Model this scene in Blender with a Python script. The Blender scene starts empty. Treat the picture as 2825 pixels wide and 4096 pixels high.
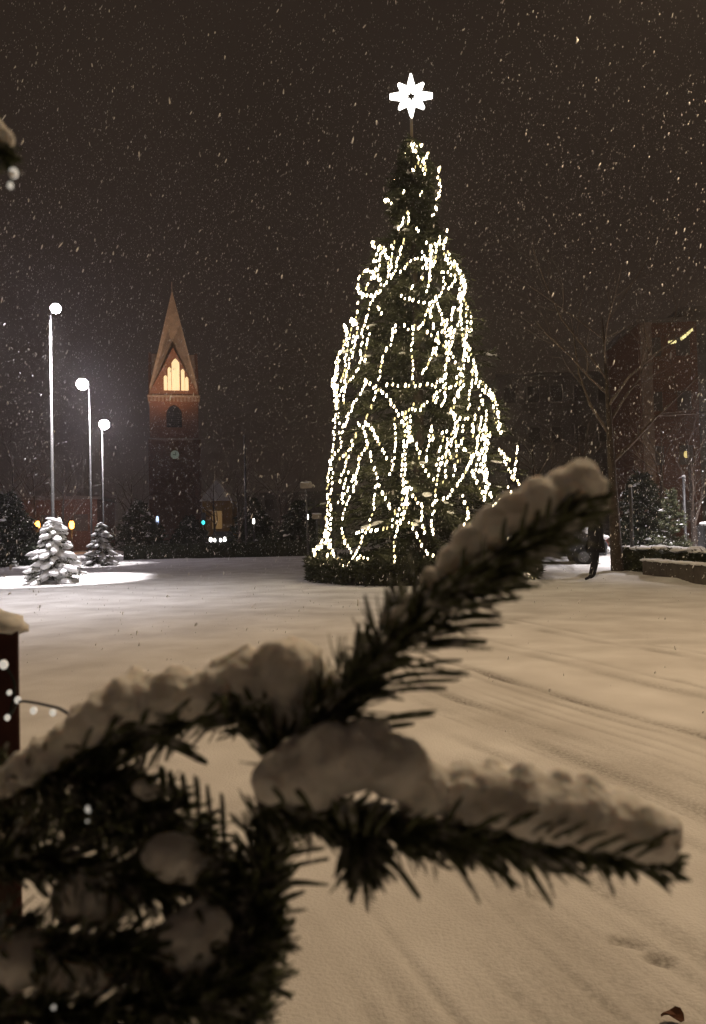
import bpy, bmesh, math, random
import numpy as np
from mathutils import Vector, Matrix, Euler
random.seed(7); rng = np.random.default_rng(7)
sc = bpy.context.scene
COL = sc.collection
R = math.radians

# ------------------------------------------------------------------ camera
W, H, F = 2825.0, 4096.0, 3000.0          # the photograph's frame and focal length in its pixels
CAM_Z = 1.5
ROLL = R(1.3); PITCH = math.atan((2112 - H/2)/F)
cd = bpy.data.cameras.new('camera'); cam = bpy.data.objects.new('camera', cd); COL.objects.link(cam)
cam.location = (0, 0, CAM_Z)
CM = Matrix.Rotation(math.pi/2 + PITCH, 3, 'X') @ Matrix.Rotation(-ROLL, 3, 'Z')
cam.rotation_euler = CM.to_euler()
cd.sensor_fit = 'VERTICAL'; cd.sensor_height = 24.0; cd.sensor_width = 24.0
cd.lens = 24.0*F/H
cd.clip_start = 0.02; cd.clip_end = 2000
cd.dof.use_dof = True; cd.dof.focus_distance = 14.0; cd.dof.aperture_fstop = 4.6
sc.camera = cam
sc.render.resolution_x = 706; sc.render.resolution_y = 1024

# ------------------------------------------------------------------ sky (overcast city night)
wd = bpy.data.worlds.new('World'); sc.world = wd; wd.use_nodes = True
nt = wd.node_tree; nt.nodes.clear()
wo = nt.nodes.new('ShaderNodeOutputWorld'); bg = nt.nodes.new('ShaderNodeBackground')
tc = nt.nodes.new('ShaderNodeTexCoord'); nz = nt.nodes.new('ShaderNodeTexNoise')
nz.inputs['Scale'].default_value = 2.2; nz.inputs['Detail'].default_value = 3
rp = nt.nodes.new('ShaderNodeValToRGB')
rp.color_ramp.elements[0].position = 0.3; rp.color_ramp.elements[0].color = (0.0165, 0.0112, 0.0082, 1)
rp.color_ramp.elements[1].position = 0.75; rp.color_ramp.elements[1].color = (0.0265, 0.0182, 0.0134, 1)
nt.links.new(tc.outputs['Generated'], nz.inputs['Vector']); nt.links.new(nz.outputs['Fac'], rp.inputs['Fac'])
nt.links.new(rp.outputs['Color'], bg.inputs['Color']); nt.links.new(bg.outputs[0], wo.inputs[0])
bg.inputs['Strength'].default_value = 1.0
sc.view_settings.view_transform = 'Standard'; sc.view_settings.look = 'None'
sc.view_settings.exposure = 0.0; sc.view_settings.gamma = 1.0
sc.render.engine = 'CYCLES'
sc.cycles.use_denoising = True
sc.cycles.max_bounces = 6; sc.cycles.diffuse_bounces = 3; sc.cycles.glossy_bounces = 2
sc.cycles.volume_bounces = 0
sc.cycles.sample_clamp_indirect = 4.0
HAZE = 0.0015

# ------------------------------------------------------------------ pixel <-> world helpers
def ray(px, py):
    v = Vector(((px - W/2)/F, -(py - H/2)/F, -1.0))
    return CM @ v
def gp(px, py, z=0.0):
    d = ray(px, py); t = (z - CAM_Z)/d.z
    return Vector((d.x*t, d.y*t, z))
def at(px, py, Y):
    d = ray(px, py); t = Y/d.y
    return Vector((d.x*t, Y, CAM_Z + d.z*t))
def dep(px, py, D):
    return Vector((0, 0, CAM_Z)) + ray(px, py)*D
CAM_R = CM @ Vector((1, 0, 0)); CAM_U = CM @ Vector((0, 1, 0)); CAM_F = CM @ Vector((0, 0, -1))

# ------------------------------------------------------------------ object helpers
def tag(o, label=None, cat=None, group=None, kind=None):
    if label: o['label'] = label
    if cat: o['category'] = cat
    if group: o['group'] = group
    if kind: o['kind'] = kind
    return o
def empty(name, loc, label, cat, group=None, rz=0):
    o = bpy.data.objects.new(name, None); COL.objects.link(o)
    o.location = loc; o.rotation_euler = (0, 0, rz); o.empty_display_size = 0.2
    return tag(o, label, cat, group)
class MB:
    def __init__(s): s.v = []; s.f = []; s.n = 0
    def add(s, v, f):
        s.v.append(np.asarray(v, dtype=np.float64).reshape(-1, 3))
        n = s.n
        s.f.extend([tuple(i + n for i in q) for q in f]); s.n += len(s.v[-1])
    def build(s, name, m, parent=None, smooth=False, origin=None):
        me = bpy.data.meshes.new(name)
        v = np.concatenate(s.v) if s.v else np.zeros((0, 3))
        if origin is not None: v = v - np.array(origin)
        me.from_pydata(v.tolist(), [], s.f)
        if smooth: me.polygons.foreach_set('use_smooth', [True]*len(me.polygons))
        me.materials.append(m); me.update()
        o = bpy.data.objects.new(name, me); COL.objects.link(o)
        if parent is not None: o.parent = parent
        elif origin is not None: o.location = origin
        return o
def frame(t):
    t = np.array(t, float); t = t/(np.linalg.norm(t) + 1e-12)
    a = np.array([0, 0, 1.0]) if abs(t[2]) < 0.9 else np.array([1.0, 0, 0])
    u = np.cross(t, a); u /= np.linalg.norm(u); w = np.cross(t, u)
    return t, u, w
def tube(mb, pts, rad, n=6, cap=True):
    pts = [np.array(p, float) for p in pts]
    if not hasattr(rad, '__len__'): rad = [rad]*len(pts)
    V = []; K = len(pts)
    u0 = None
    for i, p in enumerate(pts):
        t = pts[min(i+1, K-1)] - pts[max(i-1, 0)]
        t, u, w = frame(t)
        if u0 is not None:
            u = u0 - t*np.dot(u0, t); u /= (np.linalg.norm(u) + 1e-9); w = np.cross(t, u)
        u0 = u
        for k in range(n):
            a = 2*math.pi*k/n
            V.append(p + rad[i]*(math.cos(a)*u + math.sin(a)*w))
    Fc = []
    for i in range(K-1):
        for k in range(n):
            a, b = i*n + k, i*n + (k+1) % n
            Fc.append((a, b, b+n, a+n))
    if cap:
        Fc.append(tuple(range(n-1, -1, -1))); Fc.append(tuple(range((K-1)*n, K*n)))
    mb.add(V, Fc)
def box(mb, c, s, rz=0.0, M=None):
    x, y, z = s[0]/2, s[1]/2, s[2]/2
    V = np.array([(-x,-y,-z),(x,-y,-z),(x,y,-z),(-x,y,-z),(-x,-y,z),(x,-y,z),(x,y,z),(-x,y,z)])
    if M is not None: V = V @ np.array(M).T
    elif rz:
        ca, sa = math.cos(rz), math.sin(rz)
        V = np.stack([V[:,0]*ca - V[:,1]*sa, V[:,0]*sa + V[:,1]*ca, V[:,2]], 1)
    mb.add(V + np.array(c, float), [(3,2,1,0),(4,5,6,7),(0,1,5,4),(1,2,6,5),(2,3,7,6),(3,0,4,7)])
def lathe(mb, c, prof, n=16):
    V = []; Fc = []
    for r, z in prof:
        for k in range(n):
            a = 2*math.pi*k/n; V.append((c[0] + r*math.cos(a), c[1] + r*math.sin(a), c[2] + z))
    for i in range(len(prof)-1):
        for k in range(n):
            a, b = i*n + k, i*n + (k+1) % n
            Fc.append((a, b, b+n, a+n))
    Fc.append(tuple(range(n-1, -1, -1))); Fc.append(tuple(range((len(prof)-1)*n, len(prof)*n)))
    mb.add(V, Fc)
def prism(mb, poly, off, M=None, o=(0,0,0)):
    """extrude polygon (x,z) from y=0 to y=off"""
    n = len(poly)
    V = np.array([(x, 0, z) for x, z in poly] + [(x, off, z) for x, z in poly], float)
    if M is not None: V = V @ np.array(M).T
    Fc = [tuple(range(n)), tuple(range(2*n-1, n-1, -1))]
    for i in range(n):
        j = (i+1) % n
        Fc.append((j, i, i+n, j+n))
    mb.add(V + np.array(o, float), Fc)
def ico(sub):
    bm = bmesh.new(); bmesh.ops.create_icosphere(bm, subdivisions=sub, radius=1.0)
    bm.verts.ensure_lookup_table()
    v = np.array([x.co[:] for x in bm.verts]); f = [tuple(a.index for a in q.verts) for q in bm.faces]
    bm.free(); return v, f
ICO0 = ico(1); ICO1 = ico(2); ICO2 = ico(3)
def blob(mb, c, r, T=None, jit=0.12):
    v, f = (T or ICO1)
    k = 1 + jit*np.sin(v @ rng.normal(0, 2.2, (3,)) + rng.uniform(0, 6)) + jit*0.7*np.sin(v @ rng.normal(0, 4.0, (3,)) + rng.uniform(0, 6))
    mb.add(v*k[:, None]*np.array(r) + np.array(c), f)
def crom(P, n):
    P = [np.array(p, float) for p in P]
    P = [2*P[0] - P[1]] + P + [2*P[-1] - P[-2]]
    out = []; S = len(P) - 3
    for i in range(n):
        u = i/(n-1)*S; k = min(int(u), S-1); t = u - k
        a, b, c, d = P[k:k+4]
        out.append(0.5*((2*b) + (c-a)*t + (2*a-5*b+4*c-d)*t*t + (-a+3*b-3*c+d)*t**3))
    return np.array(out)

# ------------------------------------------------------------------ materials
def mat(name, col, rough=0.8, var=0.0, scale=8.0, bump=0.0, bscale=40.0, metal=0.0, spec=0.3, emit=None, estr=0.0):
    m = bpy.data.materials.new(name); m.use_nodes = True
    n = m.node_tree; b = n.nodes['Principled BSDF']
    b.inputs['Base Color'].default_value = (*col, 1); b.inputs['Roughness'].default_value = rough
    b.inputs['Metallic'].default_value = metal; b.inputs['Specular IOR Level'].default_value = spec
    t = n.nodes.new('ShaderNodeTexCoord')
    if var > 0:
        z = n.nodes.new('ShaderNodeTexNoise'); z.inputs['Scale'].default_value = scale; z.inputs['Detail'].default_value = 5
        r = n.nodes.new('ShaderNodeValToRGB')
        r.color_ramp.elements[0].position = 0.3; r.color_ramp.elements[1].position = 0.7
        r.color_ramp.elements[0].color = (*[c*(1-var) for c in col], 1); r.color_ramp.elements[1].color = (*[min(1, c*(1+var)) for c in col], 1)
        n.links.new(t.outputs['Object'], z.inputs['Vector']); n.links.new(z.outputs['Fac'], r.inputs['Fac'])
        n.links.new(r.outputs['Color'], b.inputs['Base Color'])
    if bump > 0:
        z = n.nodes.new('ShaderNodeTexNoise'); z.inputs['Scale'].default_value = bscale; z.inputs['Detail'].default_value = 6
        u = n.nodes.new('ShaderNodeBump'); u.inputs['Strength'].default_value = bump; u.inputs['Distance'].default_value = 0.5/bscale
        n.links.new(t.outputs['Object'], z.inputs['Vector']); n.links.new(z.outputs['Fac'], u.inputs['Height'])
        n.links.new(u.outputs['Normal'], b.inputs['Normal'])
    if emit:
        b.inputs['Emission Color'].default_value = (*emit, 1); b.inputs['Emission Strength'].default_value = estr
    return m
def brickmat(name, c1, c2, mortar, scale=1.0):
    m = mat(name, c1, 0.9, bump=0.3, bscale=12)
    n = m.node_tree; b = n.nodes['Principled BSDF']
    t = n.nodes.new('ShaderNodeTexCoord'); mp = n.nodes.new('ShaderNodeMapping'); mp.inputs['Rotation'].default_value = (R(90), 0, 0)
    k = n.nodes.new('ShaderNodeTexBrick'); k.inputs['Scale'].default_value = scale
    k.inputs['Color1'].default_value = (*c1, 1); k.inputs['Color2'].default_value = (*c2, 1); k.inputs['Mortar'].default_value = (*mortar, 1)
    k.inputs['Brick Width'].default_value = 0.5; k.inputs['Row Height'].default_value = 0.18; k.inputs['Mortar Size'].default_value = 0.02
    n.links.new(t.outputs['Object'], mp.inputs[0]); n.links.new(mp.outputs[0], k.inputs['Vector']); n.links.new(k.outputs['Color'], b.inputs['Base Color'])
    return m
M_SNOW = mat('snow', (0.80, 0.80, 0.81), 0.75, var=0.05, scale=3, bump=0.35, bscale=30, spec=0.25)
M_SNOWC = mat('snow_clump', (0.90, 0.89, 0.87), 0.85, var=0.08, scale=90, bump=0.6, bscale=500, spec=0.1)
M_SNOWC.node_tree.nodes['Principled BSDF'].inputs['Subsurface Weight'].default_value = 0.55
M_SNOWC.node_tree.nodes['Principled BSDF'].inputs['Subsurface Radius'].default_value = (1.0, 0.9, 0.8)
M_SNOWC.node_tree.nodes['Principled BSDF'].inputs['Subsurface Scale'].default_value = 0.012
M_FLAKE = mat('snowflake', (0.85, 0.85, 0.86), 0.9, spec=0.1)
M_NEEDLE = mat('fir_needle_near', (0.075, 0.088, 0.042), 0.55, var=0.5, scale=120, spec=0.3)
n = M_NEEDLE.node_tree; b = n.nodes['Principled BSDF']                      # patches of frost on the needles
fz_ = n.nodes.new('ShaderNodeTexNoise'); fz_.inputs['Scale'].default_value = 90; fz_.inputs['Detail'].default_value = 4
fr2 = n.nodes.new('ShaderNodeMapRange'); fr2.inputs[1].default_value = 0.52; fr2.inputs[2].default_value = 0.68; fr2.inputs[3].default_value = 0.0; fr2.inputs[4].default_value = 0.8
fm = n.nodes.new('ShaderNodeMix'); fm.data_type = 'RGBA'; ft_ = n.nodes.new('ShaderNodeTexCoord')
src_ = b.inputs['Base Color'].links[0].from_socket
n.links.new(ft_.outputs['Object'], fz_.inputs['Vector']); n.links.new(fz_.outputs['Fac'], fr2.inputs[0]); n.links.new(fr2.outputs[0], fm.inputs[0])
n.links.new(src_, fm.inputs[6]); fm.inputs[7].default_value = (0.62, 0.62, 0.62, 1); n.links.new(fm.outputs[2], b.inputs['Base Color'])
M_TWIG = mat('fir_twig', (0.05, 0.032, 0.02), 0.85, var=0.3, scale=200, bump=0.5, bscale=500)
M_FIR = mat('fir_foliage', (0.038, 0.042, 0.018), 0.6, var=0.45, scale=4)
M_FIRD = mat('dark_conifer_foliage', (0.035, 0.045, 0.025), 0.7, var=0.4, scale=2)
M_HEDGE = mat('hedge_foliage', (0.05, 0.055, 0.025), 0.7, var=0.45, scale=3)
M_BARK = mat('bark', (0.065, 0.05, 0.04), 0.9, var=0.4, scale=9, bump=0.6, bscale=25)
M_BARKP = mat('pale_bark', (0.13, 0.10, 0.08), 0.9, var=0.35, scale=9, bump=0.5, bscale=25)
M_POLE = mat('galvanised_steel', (0.10, 0.10, 0.10), 0.5, var=0.12, scale=6, metal=0.3, spec=0.4)
M_DARK = mat('dark_metal', (0.03, 0.03, 0.032), 0.5, var=0.2, scale=8)
M_WOOD = mat('red_brown_wood', (0.06, 0.018, 0.012), 0.7, var=0.35, scale=18, bump=0.4, bscale=60)
M_BRICK = brickmat('church_brick', (0.27, 0.10, 0.05), (0.20, 0.075, 0.04), (0.22, 0.17, 0.13), 1.6)
M_BRICK2 = brickmat('house_brick', (0.22, 0.085, 0.05), (0.17, 0.065, 0.04), (0.2, 0.16, 0.13), 1.6)
M_SPIRE = mat('spire_tiles', (0.50, 0.39, 0.31), 0.75, var=0.2, scale=1.2, bump=0.3, bscale=3)
M_PLASTER = mat('grey_plaster', (0.20, 0.18, 0.16), 0.9, var=0.2, scale=0.6, bump=0.2, bscale=8)
M_OCHRE = mat('ochre_plaster', (0.42, 0.25, 0.07), 0.9, var=0.15, scale=0.8)
M_GLASS = mat('dark_window', (0.015, 0.016, 0.02), 0.15, spec=0.5)
M_PANE = mat('dull_window_pane', (0.12, 0.105, 0.095), 0.5, spec=0.3)
M_CONC = mat('planter_concrete', (0.085, 0.07, 0.06), 0.85, var=0.3, scale=5, bump=0.4, bscale=30)
M_STONE = mat('pale_stone', (0.33, 0.25, 0.20), 0.85, var=0.2, scale=2)
M_WIRE = mat('green_cable', (0.012, 0.018, 0.012), 0.6)
M_BULB = mat('bulb_glow', (0.9, 0.85, 0.7), 0.4, emit=(1.0, 0.82, 0.52), estr=16.0)
M_BULBDIM = mat('bulb_glow_dim', (0.8, 0.7, 0.4), 0.4, emit=(1.0, 0.80, 0.36), estr=1.4)
M_STAR = mat('star_glow', (0.9, 0.9, 0.85), 0.4, emit=(1.0, 0.96, 0.88), estr=5.0)
M_NEARB = mat('near_bulb_glow', (0.5, 0.45, 0.4), 0.3, emit=(1.0, 0.93, 0.80), estr=0.5)
M_GLOBE = mat('lamp_globe_glow', (0.9, 0.88, 0.92), 0.4, emit=(1.0, 0.90, 0.98), estr=60.0)
M_GLOBEX = mat('lamp_globe_glare', (0.9, 0.88, 0.92), 0.4, emit=(1.0, 0.88, 1.0), estr=220.0)
M_GLOBEW = mat('sodium_globe_glow', (0.9, 0.7, 0.5), 0.4, emit=(1.0, 0.62, 0.28), estr=40.0)
def glow(name, c, s): return mat(name, (0.6, 0.6, 0.6), 0.5, emit=c, estr=s)
M_WIN = glow('lit_church_window', (1.0, 0.72, 0.33), 0.95)
M_ORANGE = glow('orange_lantern', (1.0, 0.42, 0.06), 9.0)
M_WHITEL = glow('white_lantern', (1.0, 0.95, 0.85), 5.0)
M_BLUEL = glow('blue_white_lantern', (0.55, 0.68, 1.0), 2.2)
M_YELL = glow('yellow_lantern', (1.0, 0.75, 0.25), 0.8)
M_GREENL = glow('green_signal_lens', (0.02, 0.85, 0.85), 1.6)
M_HEADL = glow('headlight_glow', (1.0, 0.96, 0.9), 14.0)
M_CLOCK = glow('clock_face', (0.55, 0.8, 0.55), 0.10)
M_AMBER = glow('amber_shop_glass', (0.9, 0.48, 0.10), 0.16)  # added glow standing in for a lit facade, no known shop window
M_CARB = mat('dark_car_paint', (0.04, 0.042, 0.048), 0.35, spec=0.5)
M_TYRE = mat('tyre_rubber', (0.02, 0.02, 0.02), 0.9)
M_COAT = mat('dark_coat', (0.014, 0.014, 0.02), 0.9, var=0.2, scale=10)
M_SKIN = mat('skin', (0.45, 0.28, 0.2), 0.6)
M_SIGN = mat('sign_back_metal', (0.45, 0.38, 0.28), 0.5, var=0.1, scale=5)

# ------------------------------------------------------------------ lamps
def street_lamp(base, h, label, ang, warm=False, power=900.0, globe_r=0.2, reach=0.28, spot=None, lean=0.0, spread=R(150), rad=0.18, blend=0.9, group='tall street lamps round the square'):
    root = empty('street_lamp', base, label, 'street lamp', group)
    p = MB(); tube(p, [(0,0,0.0),(0,0,0.9),(0,0,h-0.25)], [0.062, 0.052, 0.036], 12); p.build('pole', M_POLE, root, True)
    c = MB(); lathe(c, (0,0,0), [(0.16,0.0),(0.16,0.05),(0.10,0.12),(0.085,0.5),(0.07,0.55)], 14); c.build('foot', M_POLE, root)
    a = MB(); ca, sa = math.cos(ang), math.sin(ang)
    pts = [(reach*t*ca, reach*t*sa, h-0.25 + 0.35*math.sin(t*math.pi/2)) for t in np.linspace(0,1,7)]
    tube(a, pts, 0.03, 8); a.build('arm', M_POLE, root, True)
    hx, hy = reach*ca, reach*sa
    hd = MB(); lathe(hd, (hx, hy, h), [(globe_r*0.62,globe_r*0.84),(globe_r*0.55,globe_r*0.95),(globe_r*0.3,globe_r*1.1),(0.03,globe_r*1.2)], 14); hd.build('lamp_cap', M_DARK, root)
    g = MB(); lathe(g, (hx, hy, h), [(globe_r*k, z*globe_r) for k, z in [(0.15,-0.98),(0.6,-0.8),(0.92,-0.4),(1.0,0.0),(0.92,0.4),(0.6,0.8),(0.15,0.98)]], 18)
    g.build('globe', M_GLOBEW if warm else (M_GLOBEX if globe_r > 0.25 else M_GLOBE), root, True)
    if power > 0:
        ld = bpy.data.lights.new('street_lamp_light', 'SPOT'); ld.energy = power; ld.shadow_soft_size = rad
        ld.spot_size = spread; ld.spot_blend = blend
        ld.color = (1.0, 0.71, 0.43) if warm else (1.0, 0.93, 0.95)
        lo = bpy.data.objects.new('street_lamp_light', ld); COL.objects.link(lo); lo.parent = root
        lo.location = (hx, hy, h - globe_r*1.25 - 0.06 - rad*0)
    return root
A = gp(216, 2325); Y1 = A.y
h1 = at(222, 1232, Y1).z
street_lamp(A, h1, 'tall street lamp nearest on the left with a snowy little fir tied at its foot', R(20), power=14000, globe_r=0.165, reach=0.17, spread=R(40), blend=0.45)
LH = h1
def lamp_at(pxt, pyt, pxb, lab, ang, **k):
    # depth from the head height
    lo, hi = 10, 120
    for _ in range(50):
        m = (lo+hi)/2
        if at(pxt, pyt, m).z > LH: hi = m
        else: lo = m
    p = at(pxt, pyt, lo)
    off = k.pop('off', 0.0)
    b = Vector((p.x + off, p.y, 0.0))
    return street_lamp(b, LH, lab, ang, **k), b
_, B2L = lamp_at(330, 1537, 0, 'tall street lamp second in the left row, glowing globe left of its pole', R(180), power=6000, globe_r=0.28, reach=0.34, off=0.34, spread=R(46), blend=0.5)
_, B3L = lamp_at(414, 1697, 0, 'tall street lamp third and farthest in the left row, nearest the church tower', R(60), power=6000, globe_r=0.33, reach=0.2, off=-0.1, spread=R(46), blend=0.5)
street_lamp(Vector((-8.55, 16.6, 0)), 7.3, 'street lamp just beyond the left edge of the view', R(0), power=2200, globe_r=0.2, spread=R(125))
street_lamp(Vector((13.7, 26.4, 0)), 7.3, 'street lamp beyond the right edge of the view by the planter wall', R(180), power=9000, globe_r=0.2, spread=R(125))
street_lamp(Vector((7.4, 6.3, 0)), 10.0, 'tall sodium street lamp to the right of the viewer', R(180), warm=True, power=2450, globe_r=0.2, reach=2.5, spread=R(165))
street_lamp(Vector((-8.5, 7.5, 0)), 10.0, 'tall sodium street lamp to the left of the viewer', R(0), warm=True, power=600, globe_r=0.2, reach=1.2, spread=R(165))
street_lamp(Vector((13.0, 14.0, 0)), 10.0, 'tall sodium street lamp right of the square', R(180), warm=True, power=350, globe_r=0.2, reach=1.2, spread=R(165))  # added lamp out of view, a weak fill for the farther ground
street_lamp(Vector((22.0, 38.0, 0)), 14.0, 'tall sodium street lamp beyond the right edge near the brick building', R(180), warm=True, power=3200, globe_r=0.2, reach=1.2, spread=R(165))  # added out of view to brighten the brick facade

# ------------------------------------------------------------------ ground
def nu(segs):
    out = []
    for a, b, n in segs: out += list(np.linspace(a, b, n, endpoint=False))
    return np.array(out + [segs[-1][1]])
gx = nu([(-300,-60,12),(-60,-16,60),(-16,-3,90),(-3,0,75),(0,4,260),(4,6,60),(6,16,70),(16,60,50),(60,300,12)])
gy = nu([(-30,1,10),(1,4.5,250),(4.5,9,140),(9,30,150),(30,60,60),(60,200,40),(200,500,14)])
X, Yg = np.meshgrid(gx, gy)
def fnoise(x, y, k, n, seed):
    r = np.random.default_rng(seed); s = np.zeros_like(x)
    for _ in range(n):
        a = r.uniform(0, 2*math.pi); f = k*r.uniform(0.6, 1.6)
        s += np.sin((x*math.cos(a) + y*math.sin(a))*f + r.uniform(0, 6.28))
    return s/math.sqrt(n)
def sst(a, b, x):
    t = np.clip((x-a)/(b-a), 0, 1); return t*t*(3-2*t)
u_ = X*0.92 + Yg*0.39; v_ = -X*0.39 + Yg*0.92       # across and along the tyre tracks
Z = 0.012*fnoise(X, Yg*1.6, 0.9, 8, 1) + 0.006*fnoise(X, Yg, 3.0, 10, 2) + 0.0025*fnoise(X, Yg, 11.0, 14, 3)
TR = np.zeros_like(X)
wob = 0.05*np.sin(v_*0.7) + 0.03*np.sin(v_*1.9 + 1)
for (c, w, dpt, v0, v1) in [(4.22,0.07,0.9,-2,9),(4.02,0.05,0.4,-2,9),(3.42,0.08,0.7,-3,7.5),(3.12,0.10,0.5,-3,7.5),(2.75,0.06,0.4,-3,6),(1.72,0.09,0.55,-1,3.4),(1.48,0.07,0.5,-1,3.4),(1.28,0.05,0.4,-1,3.0),(2.1,0.06,0.35,-1,3.5),(5.2,0.10,0.4,-3,12),(5.5,0.06,0.3,-3,12),(6.6,0.12,0.4,-3,14),(6.9,0.08,0.3,-3,14),(3.3,0.28,0.25,-3,8),(1.55,0.28,0.22,-1,3.6)] + [(0.80 + 0.115*k, 0.024 + 0.012*(k % 3), 0.32 + 0.1*(k % 2), -1, 3.1 + 0.25*(k % 4)) for k in range(13)] + [(3.0 + 0.14*k, 0.03, 0.26, -3, 6.5 + 0.4*(k % 3)) for k in range(10)]:
    g = np.exp(-((u_ - c - wob)/w)**2)*sst(v0-0.1, v0+1.5, v_)*(1 - sst(v1-2.0, v1, v_))*dpt
    g = g*(0.65 + 0.35*fnoise(X, Yg, 5.0, 6, int(c*100)).clip(-1, 1))
    TR = np.maximum(TR, g*1.6)
# faint older tracks crossing the square to the left
for (c, w, dpt) in [(13.0,0.25,0.3),(13.9,0.25,0.25),(16.2,0.3,0.3),(17.3,0.3,0.25)]:
    uu = Yg + X*0.45; TR = np.maximum(TR, np.exp(-((uu - c - 0.3*np.sin(X*0.4))/w)**2)*dpt*sst(-14,-6,X)*(1-sst(2,7,X)))
def dent(p, rx, ry, a, d):
    global TR
    ca, sa = math.cos(a), math.sin(a); dx = X - p.x; dy = Yg - p.y
    TR = np.maximum(TR, d*np.exp(-(((dx*ca+dy*sa)/rx)**4 + ((-dx*sa+dy*ca)/ry)**4)))
dent(gp(2640, 3830), 0.055, 0.035, R(-35), 1.0); dent(gp(2510, 3765), 0.07, 0.028, R(-25), 0.8)
dent(gp(2160, 3585), 0.06, 0.04, R(-35), 0.5); dent(gp(2640, 2565), 0.5, 0.22, R(-10), 0.45); dent(gp(2520, 2545), 0.4, 0.15, 0, 0.4)
Z -= 0.021*TR
# raised kerbed beds that catch the lamp light
bed = 1 - sst(0.93, 1.0, np.sqrt(((X - A.x + 0.6)/4.3)**2 + ((Yg - A.y - 1.0)/2.35)**2) + 0.012*fnoise(X, Yg, 1.4, 5, 9))
Z += 0.10*bed
pa, pb = gp(2150, 2300), gp(2825, 2338)
nx, ny = -(pb.y-pa.y), (pb.x-pa.x); L_ = math.hypot(nx, ny); nx /= L_; ny /= L_
sd = (X-pa.x)*nx + (Yg-pa.y)*ny + 0.10*fnoise(X, Yg, 1.1, 5, 21)
Z += 0.09*sst(0.0, 0.22, sd)*sst(3.5, 4.6, X)*(1 - 0.5*sst(25, 40, Yg))
me = bpy.data.meshes.new('snow_ground')
nyv, nxv = X.shape
vv = np.stack([X.ravel(), Yg.ravel(), Z.ravel()], 1)
idx = np.arange(nyv*nxv).reshape(nyv, nxv)
q = np.stack([idx[:-1,:-1], idx[:-1,1:], idx[1:,1:], idx[1:,:-1]], -1).reshape(-1, 4)
me.vertices.add(len(vv)); me.vertices.foreach_set('co', vv.ravel())
me.loops.add(q.size); me.loops.foreach_set('vertex_index', q.ravel())
me.polygons.add(len(q)); me.polygons.foreach_set('loop_start', np.arange(0, q.size, 4))
me.polygons.foreach_set('use_smooth', np.ones(len(q), bool))
me.update(calc_edges=True)
at_ = me.attributes.new('track', 'FLOAT', 'POINT'); at_.data.foreach_set('value', TR.ravel())
M_GROUND = mat('ground_snow', (0.72, 0.71, 0.70), 0.8, bump=0.9, bscale=70, spec=0.2)
n = M_GROUND.node_tree; b = n.nodes['Principled BSDF']
an = n.nodes.new('ShaderNodeAttribute'); an.attribute_name = 'track'
tcg = n.nodes.new('ShaderNodeTexCoord')
zg = n.nodes.new('ShaderNodeTexNoise'); zg.inputs['Scale'].default_value = 1.1; zg.inputs['Detail'].default_value = 6
zf = n.nodes.new('ShaderNodeTexNoise'); zf.inputs['Scale'].default_value = 45; zf.inputs['Detail'].default_value = 4
n.links.new(tcg.outputs['Object'], zg.inputs['Vector']); n.links.new(tcg.outputs['Object'], zf.inputs['Vector'])
rg = n.nodes.new('ShaderNodeValToRGB')
rg.color_ramp.elements[0].position = 0.3; rg.color_ramp.elements[0].color = (0.56, 0.545, 0.53, 1)
rg.color_ramp.elements[1].position = 0.7; rg.color_ramp.elements[1].color = (0.78, 0.775, 0.77, 1)
n.links.new(zg.outputs['Fac'], rg.inputs['Fac'])
ml = n.nodes.new('ShaderNodeMath'); ml.operation = 'MULTIPLY'
mr = n.nodes.new('ShaderNodeMapRange'); mr.inputs[1].default_value = 0.3; mr.inputs[2].default_value = 0.7; mr.inputs[3].default_value = 0.3; mr.inputs[4].default_value = 1.0
n.links.new(zf.outputs['Fac'], mr.inputs[0]); n.links.new(an.outputs['Fac'], ml.inputs[0]); n.links.new(mr.outputs[0], ml.inputs[1])
mx = n.nodes.new('ShaderNodeMix'); mx.data_type = 'RGBA'
n.links.new(ml.outputs[0], mx.inputs[0]); n.links.new(rg.outputs['Color'], mx.inputs[6]); mx.inputs[7].default_value = (0.20, 0.185, 0.17, 1)
n.links.new(mx.outputs[2], b.inputs['Base Color'])
me.materials.append(M_GROUND)
go = bpy.data.objects.new('ground', me); COL.objects.link(go); go['kind'] = 'structure'

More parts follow.
